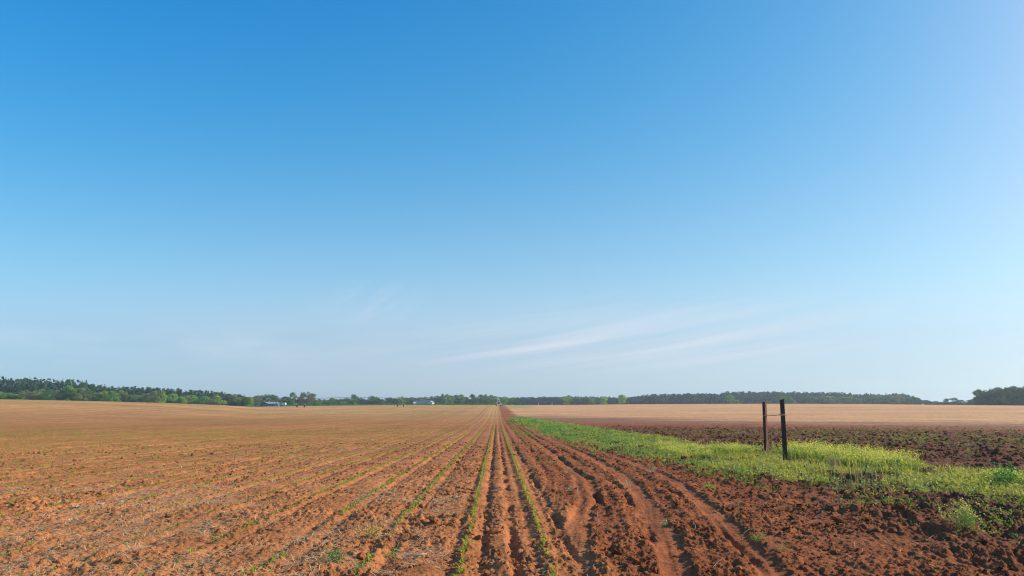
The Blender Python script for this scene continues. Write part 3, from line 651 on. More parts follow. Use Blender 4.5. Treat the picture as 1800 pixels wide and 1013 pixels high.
weed_clump(1700, 935, 'flowering_weed', 'bushy pale green weed with small yellow blossoms on the dark lower right soil', 'weed', .30, .40, 60, (.22, .32, .09), .022, (.75, .62, .22), 12, .65)
weed_clump(1660, 915, 'flowering_weed', 'sparse thin weed leaning out left of the bushy flowering one', 'weed', .26, .30, 14, (.25, .27, .10), .016, (.75, .62, .25), 6, .8)
weed_clump(1335, 955, 'leafy_weed', 'small spreading light green weed at the edge of the right tyre lane', 'weed', .10, .30, 26, (.26, .33, .09), .018, None, 9, .9)
weed_clump(1375, 968, 'leafy_weed', 'tiny yellowish weed trailing right of the spreading light green one', 'weed', .06, .25, 14, (.34, .34, .09), .014, None, 6, 1.0)
weed_clump(1298, 915, 'leafy_weed', 'single thin upright weed stalk on bare soil between tyre lane and green strip', 'weed', .20, .03, 3, (.26, .30, .10), .018, None, 9, .15)
weed_clump(1770, 862, 'leafy_weed', 'thick blue-green leafy weed bush low at the right end of the grass strip', 'weed', .36, .9, 90, (.09, .26, .07), .05, None, 10, .6)
weed_clump(1000, 834, 'leafy_weed', 'flat grey-green weed beside the start of the left tyre lane', 'weed', .07, .30, 12, (.20, .26, .13), .03, None, 7, 1.0)
weed_clump(1250, 862, 'leafy_weed', 'low yellow-green tuft on bare soil just below the green strip', 'weed', .10, .35, 18, (.36, .40, .07), .028, None, 8, .9)
weed_clump(1170, 922, 'leafy_weed', 'flat grey-green leaf weed lying across the middle tyre lane', 'weed', .04, .20, 8, (.22, .34, .14), .03, None, 6, 1.2)
def tuft(px, py, label, ht, n, colr=(.62, .48, .30), spread=.5, wd=.005, dead_name='dry_grass_tuft', cat='tuft'):
    g = ground_at(px, py); gz_ = float(zground(np.array([g[0]]), np.array([g[1]]))[0])
    P0 = RNG.normal(size=(n, 3)) * [ht * .18, ht * .18, 0]; V, F, C = blades(P0, RNG.random(n) * 6.28, ht * (.5 + .6 * RNG.random(n)), np.full(n, wd), math.pi / 2 - np.abs(RNG.normal(size=n)) * spread, .2 + .7 * RNG.random(n), vary(colr, n, .25))
    o = link(dead_name, mesh_np(dead_name, V, F, M_STRAW, C), None, (g[0], g[1], gz_)); tag(o, label, cat)
tuft(1102, 854, 'dead bleached grass tuft sitting alone between the tyre lanes', .22, 60, spread=.9)
tuft(1148, 830, 'dead bleached grass tuft on clods close under the green strip', .26, 50, spread=.6)
tuft(1465, 833, 'brownish dry seed-head tuft standing among the grass right of the posts', .42, 90, (.42, .33, .20), .25, .008)
tuft(1000, 868, 'wispy dry tuft on the clods just right of the rightmost sown row', .16, 30, spread=.8)
tuft(1700, 812, 'tall sparse green-brown seed stalks rising from the grass near the right edge', .75, 16, (.22, .22, .09), .2, .010, 'seed_stalks', 'plant')
def stalk(px, py, label, pts, rad, mat=None):
    g = ground_at(px, py); gz_ = float(zground(np.array([g[0]]), np.array([g[1]]))[0]); bm = bmesh.new(); tube(bm, pts, rad, 6)
    o = bm_obj('dead_stalk', bm, mat or M_BOLT, None, (g[0], g[1], gz_), True); tag(o, label, 'stalk')
stalk(1015, 878, 'pale dead stalk standing upright beside the left tyre lane', [(0, 0, -.02), (.004, 0, .10), (-.006, .01, .21)], [.006, .005, .004])
stalk(1052, 922, 'pale dead stalk standing by the dark rut of the tyre tracks', [(0, 0, -.02), (-.01, 0, .06), (-.006, .01, .13)], [.006, .005, .003])
stalk(730, 984, 'white broken stalk lying beside a big red clod', [(-.10, .02, .015), (0, 0, .03), (.11, .03, .035)], [.007, .009, .006])
stalk(1524, 842, 'dark bare weed stem slanting up out of the grass right of the posts', [(-.12, 0, -.02), (0, 0, .24), (.10, 0, .50)], [.010, .008, .004], M_BARK)
stalk(758, 948, 'thin bent pale straw on the cloddy soil between two sown rows', [(-.05, 0, .01), (-.03, .03, .04), (.02, .03, .05), (.05, .02, .02)], [.004, .004, .004, .003])

# ------------------------------------------------------------------ centre pivot irrigator across the far left field
def pivot():
    TW = [(876.5, 325), (704, 300), (529, 293), (348, 292), (160, 294), (-40, 300)]
    P = [Vector(at_dist(a, d)) for a, d in TW]; root = empty('centre_pivot_irrigator', P[0][:])
    tag(root, 'long thin irrigation boom on wheeled towers across the far end of the left field', 'irrigator'); O = P[0]
    HT = [3.5, 3.5, 3.3, 3.4, 3.7, 3.7]
    tops = [p + Vector((0, 0, h)) for p, h in zip(P, HT)]
    for i in range(len(P) - 1):
        a, b = tops[i] - O, tops[i + 1] - O; bm = bmesh.new(); arch = [a.lerp(b, t) + Vector((0, 0, .55 * math.sin(math.pi * t))) for t in np.linspace(0, 1, 9)]
        tube(bm, arch, .09, 6); sp_ = bm_obj('pipe_span', bm, M_PIPE, root, None, True)
        bm = bmesh.new(); low = [a.lerp(b, t) + Vector((0, 0, -1.1 * math.sin(math.pi * t) + .0)) for t in np.linspace(0, 1, 9)]
        tube(bm, low, .02, 4)
        for k in range(1, 8): tube(bm, [arch[k], low[k]], .018, 4)
        bm_obj('truss', bm, M_PIPE, sp_)
        for k in range(1, 8, 2):
            bm = bmesh.new(); tube(bm, [arch[k] + Vector((.1, 0, .05)), arch[k] + Vector((.12, 0, -1.5))], .025, 4); bm_obj('drop_hose', bm, M_TYRE, sp_)
    for i, (p, t) in enumerate(zip(P, tops)):
        c, tt = p - O, t - O; dr = Vector((.55, .83, 0)); bm = bmesh.new()
        for s_ in (-1, 1): tube(bm, [c + dr * 1.9 * s_ + Vector((0, 0, .6)), tt], .04 if i else .10, 5)
        tube(bm, [c - dr * 1.9 + Vector((0, 0, .6)), c + dr * 1.9 + Vector((0, 0, .6))], .07, 5); tube(bm, [c.lerp(tt, .55) - dr * .75, c.lerp(tt, .55) + dr * .75], .04, 4)
        tw = bm_obj('tower', bm, M_PIPE if i else M_GALV, root)
        for s_ in (-1, 1):
            bm = bmesh.new(); bmesh.ops.create_cone(bm, cap_ends=True, segments=16, radius1=.4, radius2=.4, depth=.25)
            from mathutils import Matrix
            bmesh.ops.transform(bm, matrix=Matrix.Translation(c + dr * 1.9 * s_ + Vector((0, 0, .45))) @ dr.cross(Vector((0, 0, 1))).to_track_quat('Z', 'Y').to_matrix().to_4x4(), verts=bm.verts); bm_obj('wheel', bm, M_TYRE, tw)
        if i == 0:
            bm = bmesh.new(); tube(bm, [tt, tt + Vector((-.2, 0, 1.2))], .05, 5); bm_obj('mast', bm, M_GALV, tw)
            bm = bmesh.new(); bx = c + Vector((1.3, 0, 1.0)); box(bm, bx.x - .35, bx.x + .35, bx.y - .2, bx.y + .2, bx.z - .5, bx.z + .5); bm_obj('control_box', bm, M_WHITE, tw)
        if i == 2:
            bm = bmesh.new(); tube(bm, [tt, tt + Vector((1.5, 0, .4))], .05, 4); bx = tt + Vector((1.6, 0, .5)); box(bm, bx.x - .35, bx.x + .35, bx.y - .1, bx.y + .1, bx.z - .25, bx.z + .25); bm_obj('signal_plate', bm, M_WHITE, tw)
pivot()

# ------------------------------------------------------------------ far houses
def gable(bm, x0, x1, y0, y1, z0, z1, ov=.4, th=.15, axis='x'):
    """gable roof with thickness over a rectangle; ridge along axis"""
    if axis == 'x':
        c = (y0 + y1) / 2; prism(bm, [(y0 - ov, z0 - .1), (c, z1), (y1 + ov, z0 - .1), (y1 + ov, z0 - .1 + th), (c, z1 + th * 1.3), (y0 - ov, z0 - .1 + th)], x0 - ov, x1 + ov, 'x')
    else:
        c = (x0 + x1) / 2; prism(bm, [(x0 - ov, z0 - .1), (c, z1), (x1 + ov, z0 - .1), (x1 + ov, z0 - .1 + th), (c, z1 + th * 1.3), (x0 - ov, z0 - .1 + th)], y0 - ov, y1 + ov, 'y')
def window(parent, x, y, z, w_, h_, axis='y'):
    bm = bmesh.new(); s = .05; box(bm, x - w_ / 2 - .08, x + w_ / 2 + .08, y - s, y, z - h_ / 2 - .08, z + h_ / 2 + .08) if axis == 'y' else box(bm, x, x + s, y - w_ / 2 - .08, y + w_ / 2 + .08, z - h_ / 2 - .08, z + h_ / 2 + .08)
    o = bm_obj('window', bm, M_WHITE, parent); bm = bmesh.new(); box(bm, x - w_ / 2, x + w_ / 2, y - s - .02, y - s, z - h_ / 2, z + h_ / 2) if axis == 'y' else box(bm, x + s, x + s + .02, y - w_ / 2, y + w_ / 2, z - h_ / 2, z + h_ / 2)
    bm_obj('pane', bm, M_GLASS, o)
def white_house():
    c = at_dist(744, 545); z = elev_at(744, 713.2, 545); root = empty('white_house', (c[0], c[1], min(z, c[2] + .1)), R(-4), (1, 1, .78)); tag(root, 'long low white farmhouse with grey roof at the far end of the left field', 'house')
    bm = bmesh.new(); box(bm, -7.5, 4.2, 0, 8, -1, 2.6); box(bm, 4.22, 7.6, -3.5, 6, -1, 2.6)
    prism(bm, [(4.22, 2.6), (7.6, 2.6), (5.9, 4.6)], -3.5, 6, 'y'); bm_obj('wall', bm, M_WHITE, root)
    bm = bmesh.new(); gable(bm, -7.5, 4.2, 0, 8, 2.6, 4.9); bm_obj('roof', bm, M_ROOF, root)
    bm = bmesh.new(); gable(bm, 4.22, 7.6, -3.4, 6, 2.6, 4.6, .35, .15, 'y'); bm_obj('wing_roof', bm, M_LROOF, root)
    bm = bmesh.new(); box(bm, -7.7, -6.2, -1.5, -.02, -1, 2.4); prism(bm, [(-1.9, 2.3), (-.02, 3.4), (-.02, 3.55), (-1.9, 2.45)], -8.0, -5.6, 'x'); bm_obj('porch', bm, M_WHITE, root)
    for x in (-4.2, -1.5, 1.6): window(root, x, 0, 1.4, 1.1, 1.1)
    bm = bmesh.new(); box(bm, -.4, .5, -.06, 0, -.2, 2.0); d = bm_obj('door', bm, M_DARK, root)
    window(root, 5.9, -3.5, 1.4, 1.0, 1.0)
white_house()
def dark_house():
    D = 400; c = at_dist(472, D); root = empty('dark_farmhouse', (c[0], c[1], c[2] - .1), R(12), (1, 1, .82)); tag(root, 'dark gabled farmhouse with pale tin roof and porch beside the left wood', 'house')
    bm = bmesh.new(); box(bm, -3.6, -.4, -2, 6, -1, 2.0); prism(bm, [(-3.6, 2.0), (-.4, 2.0), (-2.0, 2.9)], -2, 6, 'y'); bm_obj('wall', bm, M_DARK, root)
    bm = bmesh.new(); gable(bm, -3.6, -.4, -2, 6, 2.0, 2.9, .3, .12, 'y'); bm_obj('roof', bm, M_LROOF, root)
    bm = bmesh.new(); box(bm, -.38, 3.6, 0, 6, -1, 1.9); bm_obj('side_wall', bm, M_PURP, root)
    bm = bmesh.new(); gable(bm, -.2, 3.9, 0, 6, 1.9, 2.9, .3, .12); bm_obj('side_roof', bm, M_LROOF, root)
    for x in (0, 1.3, 2.6, 3.9):
        bm = bmesh.new(); box(bm, x - .09, x + .09, -1.4, -1.22, -1, 1.8); bm_obj('porch_post', bm, M_WHITE, root)
    bm = bmesh.new(); prism(bm, [(-1.7, 1.75), (-.02, 2.1), (-.02, 2.2), (-1.7, 1.85)], -.3, 4.1, 'x'); bm_obj('porch_roof', bm, M_LROOF, root)
    bm = bmesh.new(); box(bm, -.2, .15, 2.6, 2.95, 2.6, 3.7); bm_obj('chimney', bm, M_WHITE, root)
    window(root, -2.0, -2, 1.0, .8, .8); window(root, .8, 0, 1.1, .6, .9); window(root, 2.0, 0, 1.1, .6, .9)
    c2 = at_dist(486.5, D); r2 = empty('white_shed', (c2[0], c2[1], c2[2] - .1), R(5)); tag(r2, 'small white gable-fronted shed right of the dark farmhouse', 'shed')
    bm = bmesh.new(); 
    box(bm, -.95, -.65, -1, 2, -.8, 1.5); box(bm, .65, .95, -1, 2, -.8, 1.5); box(bm, -.64, .64, 1.6, 1.98, -.8, 1.5); prism(bm, [(-.95, 1.502), (.95, 1.502), (0, 2.2)], -1, 2, 'y'); bm_obj('wall', bm, M_WHITE, r2)
    bm = bmesh.new(); gable(bm, -.95, .95, -1, 2, 1.502, 2.2, .2, .1, 'y'); bm_obj('roof', bm, M_LROOF, r2)
    c3 = at_dist(462.5 + 3, D - 6); r3 = empty('yellow_lean_to', (c3[0], c3[1], c3[2] - .05)); tag(r3, 'slanting yellow board leaning at the front of the dark farmhouse', 'board')
    bm = bmesh.new(); prism(bm, [(-.9, -.1), (.75, 1.1), (.85, 1.0), (-.7, -.1)], -.2, .2, 'y'); bm_obj('board', bm, M_BUSHY, r3)
    c4 = at_dist(496.5, D); r4 = empty('camper_trailer', (c4[0], c4[1], c4[2])); tag(r4, 'small white camper trailer parked right of the white shed', 'trailer')
    bm = bmesh.new(); prism(bm, [(-1.9, .55), (1.5, .55), (1.95, 1.0), (1.7, 1.75), (1.3, 1.95), (-1.6, 1.95), (-1.9, 1.7)], -1, 1, 'y'); bm_obj('body', bm, M_WHITE, r4)
    bm = bmesh.new(); box(bm, -1.3, -.3, -1.03, -1.0, 1.1, 1.55); bm_obj('window', bm, M_GLASS, r4)
    for x in (-.5, .5):
        bm = bmesh.new(); bmesh.ops.create_cone(bm, cap_ends=True, segments=14, radius1=.35, radius2=.35, depth=.2)
        from mathutils import Matrix
        bmesh.ops.transform(bm, matrix=Matrix.Translation((x, -.9, .35)) @ Matrix.Rotation(math.pi / 2, 4, 'X'), verts=bm.verts); bm_obj('wheel', bm, M_TYRE, r4)
dark_house()
for px, lab in ((946.5, 'tiny white marker post at the far field edge, nearer the irrigator tower'), (970.5, 'tiny white marker post at the far field edge, farther right of the irrigator tower')):
    c = at_dist(px, 398); bm = bmesh.new(); prism(bm, [(-.2, -.1), (.2, -.1), (.2, .1), (-.2, .1)], -.3, .75); prism(bm, [(-.12, -.06), (.12, -.06), (.12, .06), (-.12, .06)], .752, 1.0); o = bm_obj('marker_post', bm, M_WHITE, None, c[:]); tag(o, lab, 'marker post')

# ------------------------------------------------------------------ trees
def crown_pts(centers, radii, n, flat=.75, shell=.35):
    k = RNG.choice(len(centers), n, p=np.array(radii) ** 2 / (np.array(radii) ** 2).sum()); d = RNG.normal(size=(n, 3)); d /= np.linalg.norm(d, axis=1)[:, None]
    rr = (shell + (1 - shell) * RNG.random(n) ** .5)[:, None] * np.array(radii)[k][:, None]; return np.array(centers)[k] + d * rr * [1, 1, flat], k
def tree_proto(kind):
    st = []
    if kind == 'pine':
        H = 20; nc = 34; t = RNG.random(nc) ** .9; z = H * (.36 + .61 * t); rad = 2.9 * (1 - t) ** .5 + .4; a = RNG.random(nc) * 6.28; q = RNG.random(nc) ** .5
        cen = np.stack([np.cos(a) * rad * q, np.sin(a) * rad * q, z], 1); r_ = .8 + .8 * RNG.random(nc) * (1.15 - t); P_, k = crown_pts(cen, r_, 1700, .65)
        colr = vary((.095, .155, .06), len(P_), .35); sz = .45 + .35 * RNG.random(len(P_))
    elif kind == 'leafy':
        H = 13; nc = 34; t = RNG.random(nc); z = H * (.08 + .86 * t); rad = 4.0 * np.sqrt(np.clip(1 - (2 * t - .85) ** 2 / 1.6, .05, 1)); a = RNG.random(nc) * 6.28; q = RNG.random(nc) ** .4
        cen = np.stack([np.cos(a) * rad * q, np.sin(a) * rad * q, z], 1); r_ = .9 + 1.0 * RNG.random(nc); P_, k = crown_pts(cen, r_, 2600, .8)
        kc = (.75 + .5 * RNG.random(nc))[k][:, None]; colr = vary((.14, .25, .055), len(P_), .3) * kc; sz = .4 + .35 * RNG.random(len(P_))
    else:  # broad oak
        H = 15; nc = 46; t = RNG.random(nc); z = H * (.12 + .80 * t); rad = 7.2 * np.sqrt(np.clip(1 - (2 * t - .8) ** 2 / 1.7, .05, 1)); a = RNG.random(nc) * 6.28; q = RNG.random(nc) ** .45
        cen = np.stack([np.cos(a) * rad * q, np.sin(a) * rad * q, z], 1); r_ = 1.1 + 1.3 * RNG.random(nc); P_, k = crown_pts(cen, r_, 4200, .75)
        kc = (.75 + .5 * RNG.random(nc))[k][:, None]; colr = vary((.12, .215, .06), len(P_), .3) * kc; sz = .42 + .35 * RNG.random(len(P_))
    V, F, C = leaves(P_, sz, colr, .25, .8); crown = mesh_np('crown', V, F, M_TREE, C)
    bm = bmesh.new(); hh = {'pine': .93, 'leafy': .6, 'oak': .55}[kind] * H; r0 = {'pine': .24, 'leafy': .22, 'oak': .5}[kind]
    tube(bm, [(0, 0, -1.5), (.1, 0, hh * .4), (-.1, .1, hh * .75), (0, 0, hh)], [r0, r0 * .8, r0 * .5, r0 * .15], 7)
    for c_ in cen[:: max(1, nc // 9)]:
        b0 = Vector((0, 0, min(c_[2] * .8, hh * .92))); tube(bm, [b0, b0.lerp(Vector(c_), .55) + Vector((0, 0, .2)), Vector(c_)], [r0 * .35, r0 * .2, .03], 5)
    me = bpy.data.meshes.new('trunk'); bm.to_mesh(me); bm.free(); me.materials.append(M_BARK)
    return crown, me, H
PROTO = {k: [tree_proto(k) for _ in range(n)] for k, n in (('pine', 6), ('leafy', 6), ('oak', 4))}
TOP = [(-60, 668), (0, 669), (60, 668), (120, 671), (150, 670), (180, 677), (230, 680), (300, 683), (360, 686), (410, 690), (425, 692.5), (440, 696.5)]
def tint_mat(base, name, mul):
    key = name
    if key in bpy.data.materials: return bpy.data.materials[key]
    m = base.copy(); m.name = name; t = m.node_tree
    vm = [n for n in t.nodes if n.type == 'VECT_MATH' and n.operation == 'SCALE'][0]
    a = t.nodes.new('ShaderNodeVectorMath'); a.operation = 'MULTIPLY'; a.inputs[1].default_value = mul; src = vm.inputs[0].links[0].from_socket
    t.links.new(src, a.inputs[0]); t.links.new(a.outputs[0], vm.inputs[0]); return m
MT = {'pine': M_TREE, 'bright': tint_mat(M_TREE, 'spring_leaf', (1.7, 1.65, 1.0)), 'yellow': tint_mat(M_TREE, 'yellow_green_leaf', (2.6, 1.9, 1.3)), 'dark': tint_mat(M_TREE, 'dark_leaf', (.6, .75, .8)), 'mid': tint_mat(M_TREE, 'mid_green_leaf', (1.0, 1.15, .95)), 'grey': tint_mat(M_TREE, 'budding_leaf', (2.0, 1.25, 1.9))}
def tree(kind, px, D, top_y, width_px=None, tint=None, label='', group=None, name=None, cat='tree'):
    c = at_dist(px, D); H = elev_at(px, top_y, D) - c[2]; crown, trunk, H0 = PROTO[kind][RNG.integers(len(PROTO[kind]))]
    s = H / H0; wref = {'pine': 6.0, 'leafy': 8.8, 'oak': 15.5}[kind]
    sx_ = (width_px * D / 1200) / wref if width_px else s * (.85 + .35 * RNG.random())
    root = empty(name or {'pine': 'pine_tree', 'leafy': 'leafy_tree', 'oak': 'oak_tree'}[kind], c, RNG.random() * 6.28, (sx_, sx_, s)); tag(root, label, cat, group)
    o = link('crown', crown, root)
    if tint and tint != 'pine': o.material_slots[0].link = 'OBJECT'; o.material_slots[0].material = MT[tint]
    link('trunk', trunk, root); return root
def prof(T, px): return float(np.interp(px, [p[0] for p in T], [p[1] for p in T]))
# left wood: pines behind, leafy trees along its edge
for i, px in enumerate(np.linspace(-70, 436, 76)):
    px += RNG.normal() * 2.5; D = 540 + 50 * RNG.random() + (0 if i % 2 else 30)
    tree('pine', px, D, prof(TOP, px) + abs(RNG.normal()) * 3.0 + (0 if i % 2 else -1), None, 'pine', 'tall dark pine standing in the wood beyond the crest of the left field', 'pines of the left wood')
for i, px in enumerate(np.linspace(-60, 440, 52)):
    px += RNG.normal() * 2; D = 500 + 20 * RNG.random(); ty = float(np.interp(px, [0, 120, 200, 300, 440], [686, 685, 690, 694, 699])) + RNG.normal() * 3.2
    tint = ['bright', 'bright', 'mid', 'yellow', 'bright', 'grey'][RNG.integers(6)]
    lab = {'bright': 'bright green leafy tree at the edge of the left wood below the pines', 'mid': 'mid green leafy tree at the edge of the left wood below the pines', 'yellow': 'yellow-green leafy tree at the edge of the left wood below the pines', 'grey': 'brownish budding tree at the edge of the left wood below the pines'}[tint]
    tree('leafy', px, D, ty, 15 + 6 * RNG.random(), tint, lab, 'leafy trees along the edge of the left wood')
tree('leafy', 432, 420, 699, 16, 'dark', 'dark round bushy tree alone in front of the right end of the left wood')
tree('leafy', 438, 470, 697, 14, 'bright', 'bright green tree just right of the dark round bushy one')
# middle: oaks and leafy trees round the houses
for px, D, ty, wd, tint, lab in ((452, 520, 695, 22, 'grey', 'greyish green broad tree behind the dark farmhouse'), (466, 540, 692, 22, 'mid', 'tallest tree right behind the gable of the dark farmhouse'), (483, 530, 693.5, 26, 'mid', 'rounded green tree behind the white shed'),
        (502, 540, 697, 22, 'dark', 'dark low tree behind the camper trailer'), (515, 520, 689, 15, 'mid', 'narrow tree left of the big broad oak'), (539, 500, 688, 32, 'grey', 'big broad spreading oak by the far end of the irrigated field'),
        (527, 510, 697, 18, 'dark', 'dark tree under the left side of the big broad oak')):
    tree('oak', px, D, ty, wd, tint, lab)
MID = [(548, 700), (562, 703), (575, 703), (590, 699), (600, 701), (612, 699), (621, 693), (630, 701), (640, 699.5), (655, 695.5), (664, 696), (672, 701), (684, 697), (698, 698), (706, 696.5), (716, 697), (728, 697), (740, 698), (750, 697), (762, 696), (772, 694), (784, 691.5), (792, 692.5), (802, 693.5), (812, 693), (822, 698), (834, 691.5), (846, 693), (858, 692), (868, 692.5), (880, 697), (892, 697), (904, 698)]
for i, (px, ty) in enumerate(MID):
    for j in range(2):
        tt_ = ['mid', 'dark', 'bright', 'mid', 'dark'][RNG.integers(5)]
        lab = {'mid': 'green tree in the row behind the white farmhouse and irrigator', 'dark': 'dark green tree in the row behind the white farmhouse and irrigator', 'bright': 'lighter green tree in the row behind the white farmhouse and irrigator'}[tt_]
        if (px, j) == (621, 0): tree('leafy', px, 620, ty, 11, 'mid', 'slim tree standing higher than its neighbours left of the white farmhouse'); continue
        tree('leafy' if j else 'oak', px + (j * 6 - 2) + RNG.normal() * 1.5, 640 + 60 * RNG.random(), ty + j * 3 + abs(RNG.normal()) * .8, 15 if j else 16, tt_, lab, 'trees in the middle row')
tree('leafy', 887, 560, 700, 13, 'bright', 'pale green tree right of the last irrigator tower')
# far pine wood, middle and right
RT = [(900, 698), (940, 697), (1000, 696.5), (1060, 697), (1100, 698), (1112, 697), (1140, 692.5), (1180, 691.5), (1240, 690.5), (1260, 691), (1275, 688), (1300, 687.5), (1350, 687.5), (1400, 689), (1440, 688.5), (1480, 690.5), (1510, 694), (1530, 691.5), (1550, 695), (1565, 693), (1590, 692.5), (1606, 698), (1618, 701.5), (1630, 705)]
for i, px in enumerate(np.linspace(898, 1630, 150)):
    px += RNG.normal() * 1.6; D = 780 + 60 * RNG.random() + (40 if i % 2 else 0)
    part_ = 'far pine wood right of the irrigator' if px < 1110 else 'dark pine wood behind the pale right field'
    tree('pine', px, D, prof(RT, px) + abs(RNG.normal()) * 1.6 - .3, 9 + 3 * RNG.random(), 'pine', 'dark pine standing in the ' + part_, 'pines of the ' + part_)
for px, ty, wd, tint, lab in ((997, 694, 19, 'yellow', 'pale olive broad tree, tallest in front of the far pines near the irrigator'), (1015, 697, 16, 'grey', 'greyish olive tree right of the tallest pale one'), (1027, 699, 14, 'mid', 'dark green rounded tree between two pale ones before the far pines'),
        (1040, 699, 16, 'yellow', 'low pale olive tree in front of the far pines'), (1061, 696, 14, 'yellow', 'pale olive tree ahead of the gap in the far pines'), (1094, 693.5, 15, 'yellow', 'bright pale green tree where the dark pine wood begins'),
        (1283, 694.5, 17, 'bright', 'bright green rounded tree in front of the dark pines left of the steel posts'), (1296, 703, 11, 'bright', 'low bright green bush leaning off the rounded tree left of the steel posts'),
        (1382, 696, 22, 'mid', 'green tree just right of the tall steel post'), (1395, 703, 9, 'grey', 'small brownish tree right of the tall steel post')):
    tree('leafy', px, 745, ty, wd, tint, lab)
for px, ty, wd, tint in ((1425, 695, 28, 'mid'), (1455, 696, 30, 'grey'), (1485, 696, 28, 'bright'), (1505, 700, 24, 'bright'), (1535, 694, 26, 'mid'), (1558, 695, 24, 'mid'), (1578, 694, 20, 'grey'), (1596, 698, 20, 'mid'), (1612, 698, 18, 'dark'), (1628, 703, 16, 'mid')):
    lab = 'rounded {} tree along the right part of the far wood'.format({'mid': 'mid green', 'grey': 'greyish', 'bright': 'bright green', 'dark': 'dark green'}[tint]); tree('oak', px, 730, ty, wd, tint, lab, 'rounded trees along the right part of the far wood')
for px, ty, wd, tint, lab in ((1645, 705, 9, 'mid', 'small low tree in the gap between far wood and right clump'), (1655, 706.5, 11, 'bright', 'low bright bush in the gap between far wood and right clump'), (1664, 700, 9, 'dark', 'left of the two thin-crowned trees in the gap'), (1677, 699.5, 16, 'dark', 'spreading thin-crowned tree in the gap right of centre'),
        (1690, 703, 12, 'dark', 'low dark tree at the right side of the gap'), (1711, 701, 18, 'dark', 'dark low tree at the left foot of the big right clump')):
    tree('leafy', px, 620, ty, wd, tint, lab)
for px, ty, wd, tint, lab in ((1727, 684, 26, 'dark', 'large dark oak at the left end of the big right clump'), (1752, 680.5, 36, 'dark', 'large broad dark oak in the middle of the big right clump'), (1762, 684, 22, 'mid', 'green oak filling the right shoulder of the broad dark one'), (1786, 678.5, 30, 'dark', 'tallest dark oak of the big right clump near the picture edge'), (1812, 677, 34, 'dark', 'dark oak cut by the right picture edge')):
    tree('oak', px, 480, ty, wd, tint, lab)
# undergrowth and rear ranks of the woods, one mass
parts = []
TREETOP = TOP + [(455, 699), (540, 700), (620, 703), (760, 701), (880, 701)] + RT + [(1640, 708), (1700, 709), (1716, 700), (1728, 690), (1760, 686), (1850, 684)]
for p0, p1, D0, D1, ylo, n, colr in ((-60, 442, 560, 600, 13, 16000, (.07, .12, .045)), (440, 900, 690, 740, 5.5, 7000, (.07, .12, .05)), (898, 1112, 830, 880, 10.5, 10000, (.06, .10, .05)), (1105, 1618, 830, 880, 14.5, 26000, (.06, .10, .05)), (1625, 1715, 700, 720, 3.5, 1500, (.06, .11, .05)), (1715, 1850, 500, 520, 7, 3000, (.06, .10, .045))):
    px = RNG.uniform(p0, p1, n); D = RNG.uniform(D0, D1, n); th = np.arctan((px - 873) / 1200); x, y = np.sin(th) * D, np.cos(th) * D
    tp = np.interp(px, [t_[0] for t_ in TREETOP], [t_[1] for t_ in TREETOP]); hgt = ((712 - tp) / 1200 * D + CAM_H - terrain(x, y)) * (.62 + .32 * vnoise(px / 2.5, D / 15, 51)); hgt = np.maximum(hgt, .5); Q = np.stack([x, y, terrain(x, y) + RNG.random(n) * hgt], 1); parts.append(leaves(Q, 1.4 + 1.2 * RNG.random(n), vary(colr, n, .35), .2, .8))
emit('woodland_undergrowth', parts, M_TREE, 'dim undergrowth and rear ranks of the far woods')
# green verge between the fields and the woods
n = 26000; px = RNG.uniform(-60, 900, n); D = RNG.uniform(402, 520, n); th = np.arctan((px - 873) / 1200); x, y = np.sin(th) * D, np.cos(th) * D
Q = np.stack([x, y, terrain(x, y) + .05 + RNG.random(n) * .5], 1); emit('meadow_grass', [leaves(Q, .6 + .5 * RNG.random(n), vary((.12, .2, .05), n, .3), .6, .8)], M_WEED, 'green meadow verge between the left field and the trees')

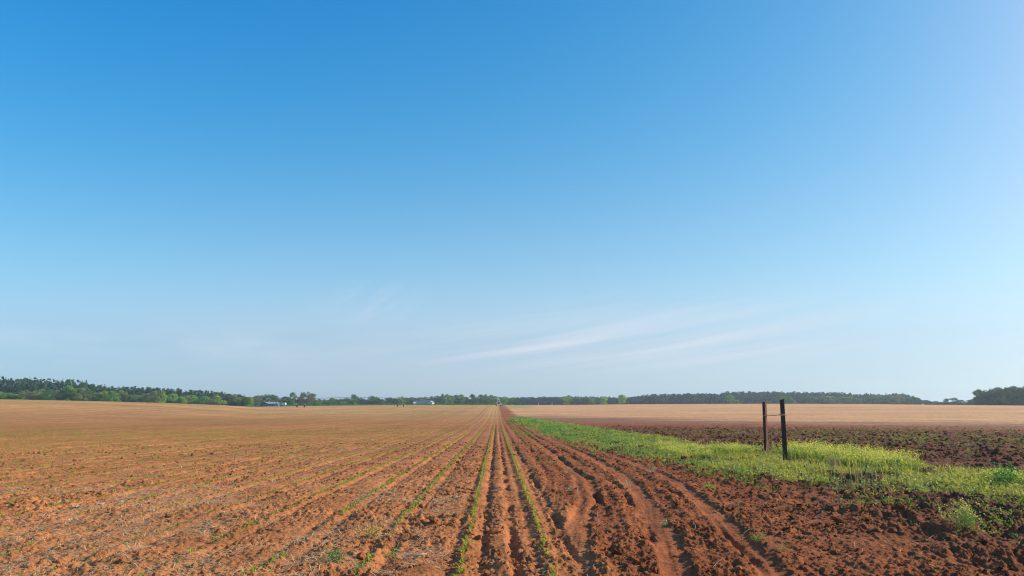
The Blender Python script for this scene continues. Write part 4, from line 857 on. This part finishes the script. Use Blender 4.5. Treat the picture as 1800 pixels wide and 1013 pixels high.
# ------------------------------------------------------------------ haze
bm = bmesh.new(); box(bm, -3200, 3200, -200, 3200, -12, 29)
mh = bpy.data.materials.new('haze_air'); mh.use_nodes = True; t = mh.node_tree; t.nodes.clear(); out = t.nodes.new('ShaderNodeOutputMaterial'); pv = t.nodes.new('ShaderNodeVolumePrincipled')
pv.inputs['Color'].default_value = (.78, .88, 1.0, 1); pv.inputs['Density'].default_value = .00026; pv.inputs['Anisotropy'].default_value = .35
pv.inputs['Density Attribute'].default_value = ''; pv.inputs['Temperature Attribute'].default_value = ''; mh.cycles.homogeneous_volume = True
t.links.new(pv.outputs[0], out.inputs['Volume']); hz_o = bm_obj('haze', bm, mh); tag(hz_o, 'thin pale morning haze over the fields', None, None, 'stuff')

# pale dry husks lying on the left foreground soil
for px, py, sz, lab in ((136, 893, .16, 'crumpled white husk, largest of the pale scraps on the left foreground soil'), (176, 889, .12, 'buff husk between the two longest pale scraps on the left soil'), (221, 886, .17, 'long curled buff husk, rightward of the crumpled white one'), (128, 917, .13, 'rounded pale tan husk just below the crumpled white one'), (267, 905, .09, 'small white husk lying farthest right of the pale scraps'), (22, 893, .10, 'small pink-buff husk at the far left of the pale scraps')):
    g = ground_at(px, py); gz_ = float(zground(np.array([g[0]]), np.array([g[1]]))[0]); bm = bmesh.new(); n_, m_ = 9, 4; vv = []
    a0 = RNG.random() * 3.14; cu = RNG.uniform(-1, 1)
    for i in range(n_):
        t_ = i / (n_ - 1) - .5; wd_ = sz * .28 * math.cos(t_ * 2.6) * (.7 + .5 * RNG.random())
        for j in range(m_):
            q = (j / (m_ - 1) - .5) * 2; x_ = t_ * sz + .02 * RNG.normal() * sz; y_ = q * wd_ + cu * t_ * t_ * sz; z_ = .02 + .018 * (1 - q * q) + .012 * RNG.normal() * .6
            vv.append(bm.verts.new((x_ * math.cos(a0) - y_ * math.sin(a0), x_ * math.sin(a0) + y_ * math.cos(a0), z_)))
    for i in range(n_ - 1):
        for j in range(m_ - 1): bm.faces.new((vv[i * m_ + j], vv[i * m_ + j + 1], vv[(i + 1) * m_ + j + 1], vv[(i + 1) * m_ + j]))
    bmesh.ops.solidify(bm, geom=bm.faces[:], thickness=.003)
    o = bm_obj('dry_husk', bm, M_HUSK, None, (g[0], g[1], gz_)); tag(o, lab, 'husk')
